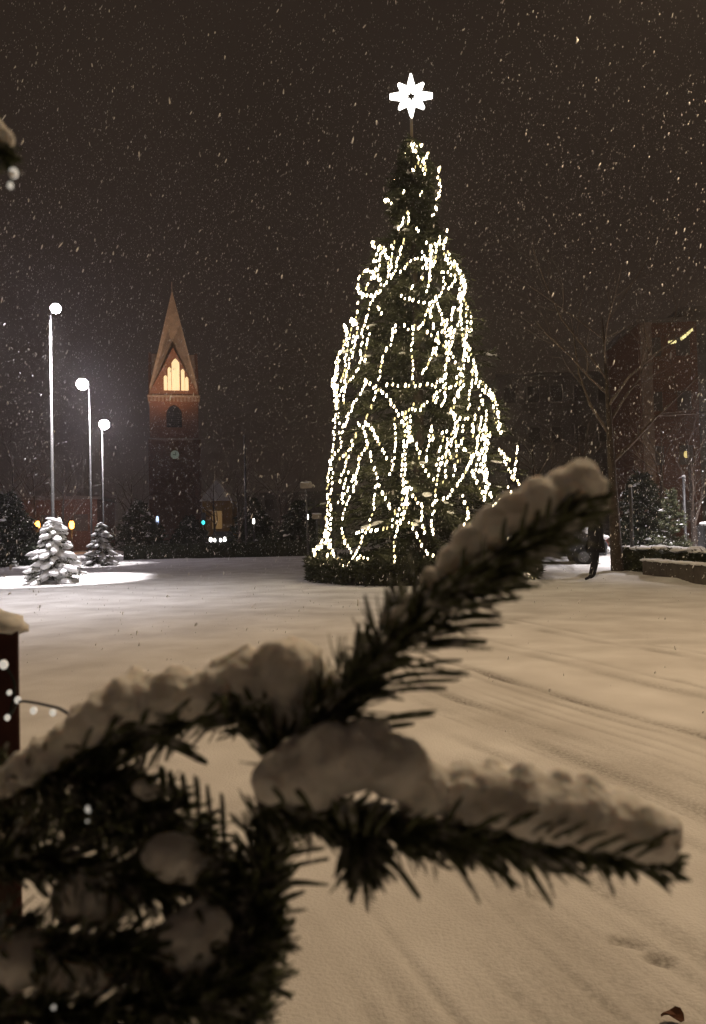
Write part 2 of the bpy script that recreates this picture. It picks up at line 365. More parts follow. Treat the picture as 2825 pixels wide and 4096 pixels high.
# ------------------------------------------------------------------ conifers
def blades(mb, P, D, L, Wd, up=None):
    """many thin 4-gon leaf blades: P base (n,3), D unit direction, L length, Wd width"""
    n = len(P)
    rnd = rng.normal(0, 1, (n, 3)); s = np.cross(D, rnd); s /= np.linalg.norm(s, axis=1)[:, None] + 1e-9
    L = np.broadcast_to(L, (n,))[:, None]; Wd = np.broadcast_to(Wd, (n,))[:, None]
    V = np.stack([P - s*Wd*0.3, P + D*L*0.45 - s*Wd*0.5, P + D*L, P + D*L*0.45 + s*Wd*0.5, ], 1).reshape(-1, 3)
    mb.add(V, [(4*i, 4*i+1, 4*i+2, 4*i+3) for i in range(n)])
def conifer(root, h, prof, nbr, per, blade, bw, snow_n=0, snow_r=(0.1, 0.05), droop=0.25, trunk_r=0.1, fol=None, z0=0.15, snow_from=0.35, front=None):
    crown = MB(); snow = MB()
    tr = MB(); tube(tr, [(0,0,0),(0,0,h*0.5),(0,0,h*0.97)], [trunk_r, trunk_r*0.6, 0.012], 8); tr.build('trunk', M_BARK, root, True)
    zs = z0 + (h - z0)*(rng.uniform(0, 1, nbr)**1.15)
    for z in zs:
        t = (z - 0)/h; r = prof(t)*rng.uniform(0.76, 1.08); a = rng.uniform(0, 2*math.pi)
        ca, sa = math.cos(a), math.sin(a)
        m = max(4, int(per*(0.35 + 0.65*r/max(prof(0.1), 1e-3))))
        s = np.sort(rng.uniform(0.12, 1.0, m)) if r > 0.3 else rng.uniform(0.0, 1.0, m)
        dz = -droop*r*(s**1.3) + 0.22*droop*r*np.maximum(0, s-0.7)*3
        P = np.stack([ca*r*s, sa*r*s, z + dz], 1)
        side = np.array([-sa, ca, 0.0]); out = np.array([ca, sa, -droop*0.7])
        sg = rng.choice([-1.0, 1.0], m)
        D = out*rng.uniform(0.4, 1.1, m)[:, None] + side*(sg*rng.uniform(0.2, 0.95, m))[:, None] + np.array([0, 0, 1.0])*rng.normal(-0.08, 0.35, m)[:, None]
        D /= np.linalg.norm(D, axis=1)[:, None]
        blades(crown, P + rng.normal(0, blade*0.12, (m, 3)), D, blade*rng.uniform(0.6, 1.25, m)*(1 - 0.35*s), bw*rng.uniform(0.7, 1.3, m))
        if snow_n:
            for _ in range(rng.poisson(snow_n*min(1, r/prof(0.25)))):
                q = rng.uniform(snow_from, 1.02)
                p = np.array([ca*r*q, sa*r*q, z - droop*r*(q**1.3) + 0.22*droop*r*max(0, q-0.7)*3 + snow_r[1]*0.6])
                k = rng.uniform(0.4, 1.65)
                v, f = ICO1; kk = 1 + 0.16*np.sin(v @ rng.normal(0, 2.5, (3,))) + 0.1*np.sin(v @ rng.normal(0, 5, (3,)))
                w = v*kk[:, None]*np.array([snow_r[0]*1.5*k, snow_r[0]*0.8*k, snow_r[1]*k])
                w[:, 2] -= droop*0.8*w[:, 0]
                w = np.stack([w[:,0]*ca - w[:,1]*sa, w[:,0]*sa + w[:,1]*ca, w[:,2]], 1)
                snow.add(w + p, f)
    crown.build('crown', fol or M_FIR, root)
    if snow_n: snow.build('snow', M_SNOW, root, True)

# --- the big Christmas tree
TB = gp(1690, 2308); TY = TB.y
PROFX = [(557,1650,8),(690,1688,78),(814,1645,108),(905,1645,72),(970,1640,150),(1127,1648,215),(1315,1636,262),(1507,1642,312),(1713,1670,335),(1920,1684,385),(2060,1692,405),(2196,1698,440),(2310,1700,440)]
PZ = [at(x, y, TY).z for y, x, r in PROFX]; PR = [r*TY/F for y, x, r in PROFX]
TH = PZ[0]
def tree_r(z): return float(np.interp(z, PZ[::-1], PR[::-1]))
def prof_big(t): return max(0.05, tree_r(t*TH - 0.16*tree_r(t*TH)))*1.02
xt = empty('christmas_tree', TB, 'tall illuminated Christmas fir on the square wound with strings of white lights', 'christmas tree')
conifer(xt, TH, prof_big, 620, 95, 0.36, 0.055, snow_n=0.35, snow_r=(0.10, 0.03), droop=0.28, trunk_r=0.22, z0=0.3, snow_from=0.75)

# --- the star on its mast
st = empty('treetop_star', TB + Vector((0, 0, TH - 0.4)), 'glowing eight pointed star on a thin mast above the lit Christmas tree', 'star')
sc_p = at(1645, 385, TY) - st.location
sm = MB(); tube(sm, [(0,0,0), (sc_p.x*0.4, 0, sc_p.z*0.5), (sc_p.x, 0, sc_p.z - 0.45)], [0.05,0.045,0.04], 8); sm.build('mast', M_SIGN, st, True)
px2m = TY/F
def star_pts():
    o = []
    for k in range(16):
        a = math.pi/2 - k*math.pi/8
        if k % 2: r = 43
        else: r = {0: 90, 8: 92, 4: 86, 12: 86}.get(k, 72)
        o.append((r, a, k))
    return o
outer = []
for r, a, k in star_pts():
    if k in (0, 8): spread = 3
    elif k in (4, 12): spread = 9
    elif k % 2 == 0: spread = 4
    else: spread = 0
    if spread:
        for s in (1, -1):
            outer.append((r*math.cos(a) - s*spread*math.sin(a), r*math.sin(a) + s*spread*math.cos(a)))
    else: outer.append((r*math.cos(a), r*math.sin(a)))
hole = [((24 if k % 2 == 0 else 13)*math.cos(math.pi/2 - k*math.pi/6), (24 if k % 2 == 0 else 13)*math.sin(math.pi/2 - k*math.pi/6)) for k in range(12)]
bm = bmesh.new()
def loop(pts): 
    vs = [bm.verts.new((sc_p.x + x*px2m, -0.05, sc_p.z + z*px2m)) for x, z in pts]
    return [bm.edges.new((vs[i], vs[(i+1) % len(vs)])) for i in range(len(vs))]
ed = loop(outer) + loop(hole)
bmesh.ops.triangle_fill(bm, edges=ed, use_beauty=True)
ex = bmesh.ops.extrude_face_region(bm, geom=list(bm.faces))
bmesh.ops.translate(bm, vec=(0, 0.1, 0), verts=[g for g in ex['geom'] if isinstance(g, bmesh.types.BMVert)])
bmesh.ops.recalc_face_normals(bm, faces=list(bm.faces))
sme = bpy.data.meshes.new('star_body'); bm.to_mesh(sme); bm.free(); sme.materials.append(M_STAR)
so = bpy.data.objects.new('star_body', sme); COL.objects.link(so); so.parent = st

# --- strings of lights traced over the tree, laid on its surface
C3 = lambda P: [(1150 + x*0.6892, 1300 + y*0.6892) for x, y in P]
C2 = lambda P: [(1150 + x*0.6266, 250 + y*0.6266) for x, y in P]
LINES = [
 C3([(330,0),(345,60),(310,150),(290,230),(275,310),(285,400),(278,500),(275,590)]),
 C3([(275,590),(265,680),(250,780),(240,880),(230,980),(235,1080),(225,1180),(200,1260),(150,1310)]),
 C3([(345,60),(340,200),(330,280),(300,340),(275,420)]), C3([(300,210),(285,300),(262,330),(290,440),(270,560)]),
 C3([(440,0),(430,120),(425,190),(400,280),(350,340),(310,390)]),
 C3([(630,10),(600,100),(560,180),(540,250),(520,350),(490,480),(450,560)]),
 C3([(460,330),(430,380),(390,450),(350,540),(320,600)]), C3([(400,60),(370,180),(340,300),(330,420),(340,480)]),
 C3([(740,0),(720,100),(728,180),(725,270),(720,340),(690,355),(600,350),(570,345)]),
 C3([(850,130),(830,200),(790,270),(770,310)]),
 C3([(960,70),(930,200),(910,280),(890,330),(790,350),(690,360)]),
 C3([(440,320),(545,390),(600,450),(640,520)]), C3([(900,380),(870,400),(800,460),(765,500),(720,490)]),
 C3([(640,520),(680,520),(720,480)]),
 C3([(620,540),(625,640),(625,730),(600,840),(575,890)]),
 C3([(670,530),(680,640),(670,750),(665,880),(680,980),(690,1060)]),
 C3([(690,540),(740,690),(770,780),(820,870),(860,900)]),
 C3([(900,330),(910,420),(890,490)]), C3([(880,310),(920,370),(1000,340)]),
 C3([(970,540),(960,620),(910,750),(870,880),(855,1010),(840,1120),(845,1240)]),
 C3([(450,560),(510,640),(550,720),(575,780)]), C3([(455,570),(500,610),(520,670)]),
 C3([(410,560),(440,600),(455,680),(420,790),(390,920),(355,1020),(310,1140)]),
 C3([(460,690),(490,800),(530,930),(570,1020),(620,1090),(650,1110)]),
 C3([(400,620),(360,740),(300,920)]), C3([(380,680),(330,760),(300,780)]),
 C3([(515,950),(500,1060),(480,1150),(440,1230),(400,1330),(350,1390)]),
 C3([(390,1210),(470,1190),(560,1185),(640,1145),(690,1070)]),
 C3([(700,900),(740,1010),(790,1060)]),
 C3([(680,950),(690,1070),(640,1180),(620,1260),(625,1350),(595,1410)]),
 C3([(700,1130),(760,1230),(800,1310),(850,1350),(870,1410)]), C3([(780,1050),(780,1140),(810,1230)]),
 C3([(310,1180),(340,1270),(380,1340)]),
 C3([(220,1180),(250,1290),(300,1370),(350,1390),(400,1355),(490,1350)]), C3([(230,1090),(240,1230),(225,1370)]), C3([(150,1310),(200,1390),(240,1340),(250,1230)]),
 C3([(1080,740),(1060,790),(1020,870),(970,940),(920,1000),(860,1030)]),
 C3([(1080,240),(1060,400),(1050,500)]), C3([(1040,100),(1080,230),(1100,310)]),
 C3([(1100,310),(1150,360),(1200,430),(1220,520),(1240,640)]), C3([(1170,370),(1215,470),(1235,580)]),
 C3([(1150,590),(1160,700),(1150,800),(1160,900),(1180,1020)]), C3([(1140,600),(1150,680),(1130,780),(1140,880)]),
 C3([(1070,840),(1120,960),(1160,1030)]), C3([(1110,840),(1170,930),(1180,1010)]),
 C3([(1330,690),(1325,800),(1315,870),(1340,930)]), C3([(1220,730),(1250,760),(1280,830),(1320,920)]), C3([(1240,740),(1290,790)]),
 C3([(1010,690),(1045,750)]), C3([(830,590),(850,690)]), C3([(890,620),(900,640)]),
 C3([(1040,20),(1030,130),(1020,200),(1010,300),(990,440)]), C3([(1010,90),(1035,160),(1060,230)]),
 C3([(1120,530),(1100,700),(1060,820)]), C3([(940,480),(990,570),(940,700)]), C3([(940,490),(980,540),(1060,540)]),
 C3([(900,40),(930,100),(910,130),(860,90),(800,30)]), C3([(890,0),(930,60),(960,30),(940,0)]),
 C3([(990,250),(1020,330),(980,420),(960,500)]), C3([(1010,990),(1040,1080)]), C3([(1190,1060),(1240,1010)]),
 C3([(1300,1510),(1340,1460),(1390,1450),(1440,1470)]),
 C2([(790,520),(810,570),(830,540),(860,540)]), C2([(755,580),(745,650)]), C2([(900,580),(870,640),(885,700),(860,720)]), C2([(835,600),(830,660),(800,690),(830,710)]),
 C2([(815,530),(800,560),(820,600)]), C2([(860,610),(850,660),(870,700)]),
 C2([(970,680),(965,760),(980,810),(950,890),(940,960),(920,990)]), C2([(680,740),(680,780)]), C2([(615,880),(650,890),(665,930)]),
 C2([(740,820),(735,850)]), C2([(860,830),(850,855)]), C2([(765,960),(740,1010),(720,1050),(700,1070)]), C2([(765,970),(775,1010),(765,1040)]), C2([(820,1070),(830,1080)]),
 C2([(540,1140),(560,1180),(610,1190),(640,1200)]), C2([(610,1190),(650,1290),(640,1380),(600,1460),(550,1500),(520,1580),(490,1670)]), C2([(600,1200),(590,1280)]),
 C2([(680,1150),(660,1280),(650,1380)]), C2([(745,1130),(720,1220),(690,1310),(660,1400)]),
 C2([(1020,1080),(1000,1150),(940,1160),(900,1220)]), C2([(970,1120),(945,1200),(940,1250),(930,1320)]),
 C2([(1000,1180),(1040,1250),(1080,1300),(1120,1370),(1130,1470),(1110,1500)]), C2([(1050,1290),(1100,1340),(1120,1420)]), C2([(1110,1500),(1150,1560),(1170,1650),(1160,1740)]), C2([(1100,1380),(1130,1430),(1110,1480),(1085,1510)]),
 C2([(720,1340),(770,1290),(840,1260),(900,1260),(930,1310)]), C2([(720,1490),(770,1510),(850,1530),(910,1530),(960,1520)]),
 C2([(490,1330),(450,1400),(460,1470),(500,1490),(550,1490),(590,1440),(580,1370),(540,1340),(490,1330)]),
 C2([(970,1340),(1050,1350),(1070,1390),(1030,1440),(980,1450)]), C2([(1060,1570),(1040,1640),(1000,1650),(1030,1720)]), C2([(1060,1570),(1110,1600),(1090,1680),(1040,1730)]),
 C2([(580,1560),(600,1620)]), C2([(360,1670),(390,1740)]), C2([(400,1640),(430,1690)]), C2([(690,1680),(660,1750)]),
 C2([(740,1680),(780,1700),(850,1690),(880,1620),(910,1530)]), C2([(960,1530),(990,1640),(1000,1730)]), C2([(860,1390),(850,1370)]), C2([(795,1440),(790,1460)]),
 C2([(990,1370),(1000,1440),(930,1540),(900,1640)]), C2([(430,1640),(400,1720)]),
]
for _ in range(40):                                       # many short strands between the traced ones
    y0 = rng.uniform(960, 2060); c_ = np.interp(y0, [q[0] for q in PROFX], [q[1] for q in PROFX]); r_ = np.interp(y0, [q[0] for q in PROFX], [q[2] for q in PROFX])
    u = rng.choice([rng.uniform(0.25, 0.92), rng.uniform(-0.96, -0.6), rng.uniform(-0.5, 0.3)], p=[0.55, 0.3, 0.15]); ln = rng.uniform(60, 200); sl = rng.normal(u*0.22 - 0.12, 0.18)
    LINES.append([(c_ + u*r_, y0), (c_ + u*r_ + sl*ln*0.5 + rng.normal(0, 8), y0 + ln*0.5), (c_ + u*r_ + sl*ln + rng.normal(0, 14), y0 + ln)])
NTR = len(LINES) - 40
for L in [LINES[0], LINES[1], LINES[2]] + [q for q in LINES[:NTR] if q[0] in (C3([(1100,310)])[0], C3([(1150,590)])[0], C2([(1000,1180)])[0], C2([(1110,1500)])[0], C3([(670,530)])[0])]:
    LINES.append([(x + rng.normal(9 if x < 1650 else -9, 7), y + rng.normal(6, 8)) for x, y in L])
# one bulb mesh shared by all
bb = MB(); lathe(bb, (0,0,0), [(0.006,-0.046),(0.016,-0.038),(0.0205,-0.012),(0.0195,0.02),(0.011,0.043)], 6)
BULB_ME = bpy.data.meshes.new('bulb'); BULB_ME.from_pydata(np.concatenate(bb.v).tolist(), [], bb.f); BULB_ME.materials.append(M_BULB); 
BULB_MD = BULB_ME.copy(); BULB_MD.materials.clear(); BULB_MD.materials.append(M_BULBDIM)
POS_W = ['top', 'upper', 'middle', 'lower', 'bottom']
def surf(px, py):
    p = at(px, py, TY)
    for _ in range(3):
        r = tree_r(p.z)
        cx = TB.x + (at(np.interp(py, [q[0] for q in PROFX], [q[1] for q in PROFX]), py, TY).x - TB.x)
        dx = p.x - cx
        y = TY - math.sqrt(max(0.0, r*r - dx*dx))*0.98 if abs(dx) < r else TY
        p = at(px, py, y)
    return p
def span_word(v, a, b):
    t = (v-a)/(b-a); return t
nstr = 0
LBL = {}
for conv, p_, t_ in [(C2, (490,1330), 'string of white bulbs curled into a loop at the upper left of the Christmas tree'),
    (C3, (390,1210), 'string of white bulbs hanging as a shallow swag near the bottom of the Christmas tree'),
    (C3, (1100,310), 'string of white bulbs running down the right outline of the Christmas tree'),
    (C3, (330,0), 'string of white bulbs along the upper left outline of the Christmas tree'),
    (C3, (275,590), 'string of white bulbs along the lower left outline of the Christmas tree'),
    (C2, (720,1490), 'short level string of white bulbs under the dark round gap high in the Christmas tree'),
    (C3, (220,1180), 'string of white bulbs swagging just above the bough fence at its left end'),
    (C3, (1330,690), 'string of white bulbs sticking out at the right edge just above the near fir shoot'),
    (C2, (790,520), 'string of white bulbs bunched at the very top below the star mast')]:
    LBL[conv([p_])[0]] = t_
for li, L in enumerate(LINES):
    P2 = [np.array((x, y, 0.0)) for x, y in L]
    P2c = crom(P2, 40) if len(P2) > 2 else np.linspace(P2[0], P2[1], 12)
    P3 = np.array([np.array(surf(p[0], p[1])[:]) + np.array([0, -0.05, 0]) for p in P2c])
    seg = np.linalg.norm(np.diff(P3, axis=0), axis=1); cum = np.concatenate([[0], np.cumsum(seg)])
    n = max(2, min(98, int(cum[-1]/(0.132 if li < NTR else 0.16)) + 1))
    ymid = np.mean([p[1] for p in L]); xmid = np.mean([p[0] for p in L])
    o3 = Vector(P3[0])
    rt = empty('light_string', o3, LBL.get(L[0], 'string of small white bulbs zigzagging with many others over the Christmas tree'), 'string lights', 'strings of white lights on the Christmas tree')
    w = MB(); tube(w, P3, 0.006, 3, False); w.build('cable', M_WIRE, rt, origin=o3)
    for k in range(n):
        s = cum[-1]*(k + 0.5*rng.uniform(-0.5, 0.5) + 0.25)/n
        p = np.array([np.interp(s, cum, P3[:, j]) for j in range(3)]) + rng.normal(0, 0.018, 3)
        o = bpy.data.objects.new('bulb', BULB_ME if rng.uniform() > 0.16 else BULB_MD); COL.objects.link(o); o.parent = rt
        o.location = Vector(p) - o3; o.rotation_euler = (rng.normal(0, 0.12), R(14) + rng.normal(0, 0.10), 0)
        sc_ = rng.uniform(0.75, 1.2); o.scale = (sc_, sc_, sc_*rng.uniform(0.8, 1.15))
    nstr += 1

# --- skirt of fir boughs round the foot of the tree
def leafy_ring(name, c, r0, r1, h, nb, lab, cat):
    root = empty(name, c, lab, cat)
    a = rng.uniform(0, 2*math.pi, nb); r = rng.uniform(r0, r1, nb); z = h*rng.uniform(0, 1, nb)**0.8
    P = np.stack([r*np.cos(a), r*np.sin(a), z], 1)
    D = np.stack([np.cos(a), np.sin(a), np.zeros(nb)], 1)*rng.uniform(0.1, 0.9, nb)[:, None] + rng.normal(0, 0.55, (nb, 3)) + np.array([0, 0, 0.25])
    D /= np.linalg.norm(D, axis=1)[:, None]
    m = MB(); blades(m, P, D, 0.26*rng.uniform(0.6, 1.2, nb), 0.05); m.build('boughs', M_FIR, root)
    w = MB()
    prof = [(r0*0.98, 0), (r1*0.97, 0), (r1*0.96, h*0.85), (r0*0.98, h*0.85), (r0*0.98, 0)]
    V = []; Fc = []; N = 48
    for rr, zz in prof[:4]:
        for k in range(N): V.append((rr*math.cos(2*math.pi*k/N), rr*math.sin(2*math.pi*k/N), zz))
    for i in range(4):
        for k in range(N):
            j = (i+1) % 4; Fc.append((i*N+k, i*N+(k+1) % N, j*N+(k+1) % N, j*N+k))
    w.add(V, Fc); w.build('fence', M_DARK, root)
    return root
rr = 450*TY/F
leafy_ring('bough_fence', Vector((TB.x, TB.y, 0)), rr - 0.18, rr, 0.62, 9000, 'low fence wrapped in dark fir boughs round the foot of the Christmas tree', 'fence')

# --- little snow-laden firs tied to the lamp posts
def small_fir(base, h, r, lab, snow_n, group=None):
    root = empty('small_fir', base, lab, 'fir tree', group)
    conifer(root, h, lambda t: r*(1 - t)**0.7 + 0.08, 130, 42, 0.18, 0.034, snow_n=snow_n, snow_r=(0.115, 0.06), droop=0.35, trunk_r=0.035, z0=0.12, snow_from=0.3)
    return root
c1 = gp(218, 2332)
small_fir(c1, at(215, 2085, c1.y).z, 0.95, 'small fir heavy with snow at the foot of the nearest left street lamp', 3.6, 'small firs at the lamp posts')
c2 = gp(405, 2262)
small_fir(c2, at(400, 2095, c2.y).z, 0.85, 'small snow dusted fir at the foot of the second left street lamp', 1.5, 'small firs at the lamp posts')

# ------------------------------------------------------------------ church tower
CY = 138.0
cc = at(705, 2112, CY); CB = Vector((cc.x, CY, 0))
ch = empty('church_tower', CB, 'brick church tower with pointed spire and lit lancet windows in its gable', 'church', rz=math.atan2(cc.x, CY)*-1 + 0)
def cz(py): return at(700, py, CY).z
hw = 4.25
zb, zg, zs_, za = cz(1597), cz(1415), cz(1600), cz(1160)
b_ = MB(); box(b_, (0,0,zb/2), (2*hw, 2*hw, zb)); 
for sx in (-1, 1):
    for sy in (-1, 1):
        box(b_, (sx*(hw-0.35), sy*(hw-0.35), (zb-8)/2), (1.3, 1.3, zb-8))
b_.build('shaft', M_BRICK, ch)
co = MB(); stc = MB()
for s in range(4):
    M = Matrix.Rotation(s*math.pi/2, 3, 'Z')
    for k in range(13):
        p = M @ Vector((-hw + 0.4 + k*(2*hw-0.8)/12, -hw - 0.12, zb - 0.75)); box(co, p, (0.34, 0.34, 0.75), s*math.pi/2)
    p = M @ Vector((0, -hw - 0.10, zb - 0.2)); box(co, p, (2*hw + 0.55, 0.5, 0.34), s*math.pi/2)
    p = M @ Vector((0, -hw - 0.06, cz(1768))); box(stc, p, (2*hw + 0.3, 0.3, 0.35), s*math.pi/2)
stc.build('string_course', M_STONE, ch)
co.build('frieze', M_STONE, ch)
gab = MB(); rf = MB()
for s in range(4):
    M = Matrix.Rotation(s*math.pi/2, 3, 'Z')
    prism(gab, [(-hw-0.15, zb+0.02), (hw+0.15, zb+0.02), (0, zg+0.15)], 0.5, M, M @ Vector((0, -hw-0.15, 0)))
for s in range(2):
    M = Matrix.Rotation(s*math.pi/2, 3, 'Z')
    prism(rf, [(-hw-0.02, zb+0.03+0.01*s), (hw+0.02, zb+0.03+0.01*s), (0, zg-0.12)], 2*hw-0.8, M, M @ Vector((0, -hw+0.4, 0)))
gab.build('gable', M_BRICK, ch); rf.build('roof', M_SPIRE, ch)
sp = MB(); hb = 4.15; zk = cz(1562)
k8 = [(-hb,-hb,zk),(hb,-hb,zk),(hb,hb,zk),(-hb,hb,zk),(0,0,za),(-hb,-hb,zb+0.05),(hb,-hb,zb+0.05),(hb,hb,zb+0.05),(-hb,hb,zb+0.05)]
sp.add(k8, [(0,1,4),(1,2,4),(2,3,4),(3,0,4),(5,6,1,0),(6,7,2,1),(7,8,3,2),(8,5,0,3)]); 
tube(sp, [(0,0,za-0.3),(0,0,za+1.5)], 0.06, 6); sp.build('spire', M_SPIRE, ch)
pxm = CY/F
def lancet(x0, x1, y0, y1):
    a, b2 = (x0-699)*pxm, (x1-699)*pxm; zt, z0 = cz(y0), cz(y1); mid = (a+b2)/2; hwid = (b2-a)/2
    poly = [(a, z0), (b2, z0), (b2, zt-hwid*1.3), (mid+hwid*0.55, zt-hwid*0.5), (mid, zt), (mid-hwid*0.55, zt-hwid*0.5), (a, zt-hwid*1.3)]
    w = MB(); prism(w, poly, 0.12, None, (0, -hw-0.22, 0)); w.build('window', M_WIN, ch)
q = lambda x: 550 + x*0.4539
for x0, x1, y0, y1 in [(303,368,672,945),(270,299,745,945),(236,266,815,945),(380,410,760,945),(413,442,825,945)]:
    lancet(q(x0)+5, q(x1)+5, 1150 + y0*0.4539, 1150 + y1*0.4539)
bo = MB(); zt, z0 = cz(1635), cz(1722); bwid = 1.35
prism(bo, [(-bwid, z0), (bwid, z0), (bwid, zt-1.3), (bwid*0.6, zt-0.4), (0, zt), (-bwid*0.6, zt-0.4), (-bwid, zt-1.3)], 0.1, None, (0, -hw-0.05, 0)); bo.build('belfry_opening', M_GLASS, ch)  # flat dark panel in place of the shade inside the belfry recess
bl = MB()
for k in range(7): box(bl, (0, -hw-0.1, z0 + 0.3 + k*0.38), (2*bwid-0.2, 0.16, 0.07))
bl.build('louvre', M_DARK, ch)
ck = MB(); M = Matrix.Rotation(math.pi/2, 3, 'X'); 
V = [(0.75*math.cos(t), -hw-0.12, cz(1828)+0.75*math.sin(t)) for t in np.linspace(0, 2*math.pi, 24, endpoint=False)]
V2 = [(x, y+0.1, z) for x, y, z in V]
ck.add(V + V2, [tuple(range(24))] + [((i+1) % 24, i, i+24, (i+1) % 24+24) for i in range(24)]); cko = ck.build('clock_face', M_CLOCK, ch)
hd = MB(); box(hd, (0.1, -hw-0.14, cz(1828)+0.15), (0.08, 0.03, 0.55)); box(hd, (-0.15, -hw-0.145, cz(1828)), (0.4, 0.03, 0.08)); hd.build('clock_hand', M_DARK, cko)
nv = MB(); box(nv, (0, 16, 5), (7.6, 22, 10)); nv.build('nave_wall', M_BRICK, ch)
nr = MB(); prism(nr, [(-4.1, 10.02), (4.1, 10.02), (0, 15)], 22.5, None, (0, 4.8, 0)); nr.build('nave_roof', M_PLASTER, ch)
# added spots, low and out of sight, that brighten the tower
for k, (dx, en, zt) in enumerate([(-9, 42000, 35), (9, 42000, 35), (0, 3500, 26)]):
    fb = CB + Vector((dx + 6, -26, 0))
    fr_ = empty('floodlight', fb, ['ground floodlight left before the church tower', 'ground floodlight right before the church tower', 'ground floodlight in the middle before the church tower'][k], 'floodlight', 'floodlights before the church')
    m = MB(); box(m, (0,0,0.15), (0.4,0.3,0.3)); m.build('housing', M_DARK, fr_)
    ld = bpy.data.lights.new('floodlight_beam', 'SPOT'); ld.energy = en; ld.color = (1.0, 0.67, 0.42); ld.spot_size = R(30); ld.spot_blend = 1.0; ld.shadow_soft_size = 0.2
    lo = bpy.data.objects.new('floodlight_beam', ld); COL.objects.link(lo); lo.parent = fr_; lo.location = (0, 0, 0.5)
    dv = (CB + Vector((0, -hw, zt))) - (fb + Vector((0, 0, 0.5))); lo.rotation_euler = dv.to_track_quat('-Z', 'Y').to_euler()

# ------------------------------------------------------------------ bare trees
def bare_tree(base, h, lab, seed, group=None, tr=0.2, spread=0.5, levels=5, first=0.3, mat_=None, name='bare_tree'):
    r = random.Random(seed)
    root = empty(name, base, lab, 'tree', group)
    trunk = MB(); tw = MB()
    def grow(p, d, L, rad, lev):
        pts = [p]; rads = [rad]; q = Vector(p); dd = Vector(d)
        n = 4 if lev < 3 else 3
        for i in range(n):
            dd = (dd + Vector((r.gauss(0, .16 if lev else .02), r.gauss(0, .16 if lev else .02), r.gauss(0.05, .06)))).normalized()
            q = q + dd*L/n; pts.append(q.copy()); rads.append(rad*(1 - (0.9 if lev == 0 else 0.75)*(i+1)/n))
        tube(trunk if lev == 0 else tw, pts, rads, 7 if lev == 0 else (5 if lev < 2 else 3), False)
        if lev >= levels: return
        k = 9 if lev == 0 else (5 if lev < 3 else 4)
        for j in range(k):
            t = (first + (1-first)*(j + r.random()*0.8)/k) if lev == 0 else 0.25 + 0.75*(j + r.random())/k
            i = min(n-1, int(t*n)); f = t*n - i
            s = pts[i].lerp(pts[i+1], min(1, f)); rr_ = rads[i]*(1-f) + rads[i+1]*f
            ang = r.uniform(0, 6.28); axis = (pts[i+1]-pts[i]).normalized()
            _, u, w = frame(axis[:]); side = Vector(u*math.cos(ang) + w*math.sin(ang))
            nd = (axis*(1-spread*0.55) + side*spread + Vector((0,0,0.15))).normalized()
            grow(s, nd, L*r.uniform(0.40, 0.60), rr_*0.54, lev+1)
    grow(Vector((0,0,0)), Vector((0,0,1)), h*0.72, tr, 0)
    trunk.build('trunk', mat_ or M_BARK, root, True); tw.build('branches', mat_ or M_BARKP, root)
    return root
bt = gp(2470, 2295)
bare_tree(bt, 10.5, 'large bare tree with dark trunk right of the Christmas tree beside the walker', 11, tr=0.19, spread=0.7, levels=4, first=0.42)
for i, (px, Y, h, lab) in enumerate([
    (60, 44, 8.5, 'bare tree at the far left edge behind the street lamps'),
    (250, 54, 9.0, 'bare tree behind the second left street lamp'),
    (520, 70, 9.5, 'bare tree between the left street lamps and the church tower'),
    (150, 62, 9.5, 'bare tree far behind the nearest left street lamp'),
    (960, 62, 9.0, 'bare tree halfway between the church tower and the Christmas tree'),
    (1130, 58, 8.2, 'bare tree close behind the left side of the Christmas tree'),
    (860, 74, 9.5, 'bare tree right beside the church tower'),
    (2150, 44, 9.0, 'bare tree behind the right side of the Christmas tree'),
    (2330, 48, 10.0, 'bare tree behind the walking person'),
    (2650, 40, 9.0, 'bare tree in front of the brick building at right'),
    (2780, 33, 7.0, 'bare tree at the far right edge')]):
    c = at(px, 2112, Y); bare_tree(Vector((c.x, Y, 0)), h, lab, 30+i, 'bare trees round the square', tr=0.16, spread=0.7, levels=4, first=0.22)
for i, (px, Y, h, r_, lab) in enumerate([
    (30, 38, 3.6, 2.4, 'dark conifer at the far left edge of the square'),
    (560, 66, 4.3, 3.2, 'dark conifer left of the church tower foot'),
    (760, 80, 3.2, 2.8, 'dark conifer in front of the church tower'),
    (1010, 70, 4.6, 3.0, 'dark conifer right of the lit ochre facade'),
    (1200, 52, 3.4, 2.4, 'dark conifer close behind the left edge of the Christmas tree'),
    (2570, 36, 3.8, 1.7, 'dark conifer behind the slim pale post at right'),
    ]):
    c = at(px, 2112, Y); rt = empty('dark_conifer', Vector((c.x, Y, 0)), lab, 'conifer', 'dark conifers behind the square')
    conifer(rt, h, lambda t, r_=r_: r_*(1-t)**0.7 + 0.05, 240, 60, 0.5, 0.09, snow_n=0.25, snow_r=(0.16, 0.05), droop=0.2, trunk_r=0.12, fol=M_FIRD)
# young lit fir at right
yf = gp(2740, 2235); rt = empty('young_fir', Vector((yf.x, yf.y + 1.2, 0)), 'young green fir lit from above behind the hedge at right', 'fir tree')
conifer(rt, at(2735, 1955, yf.y + 1.2).z, lambda t: 0.95*(1-t)**0.9 + 0.05, 110, 50, 0.26, 0.045, snow_n=0.6, snow_r=(0.07, 0.03), droop=-0.15, trunk_r=0.05)

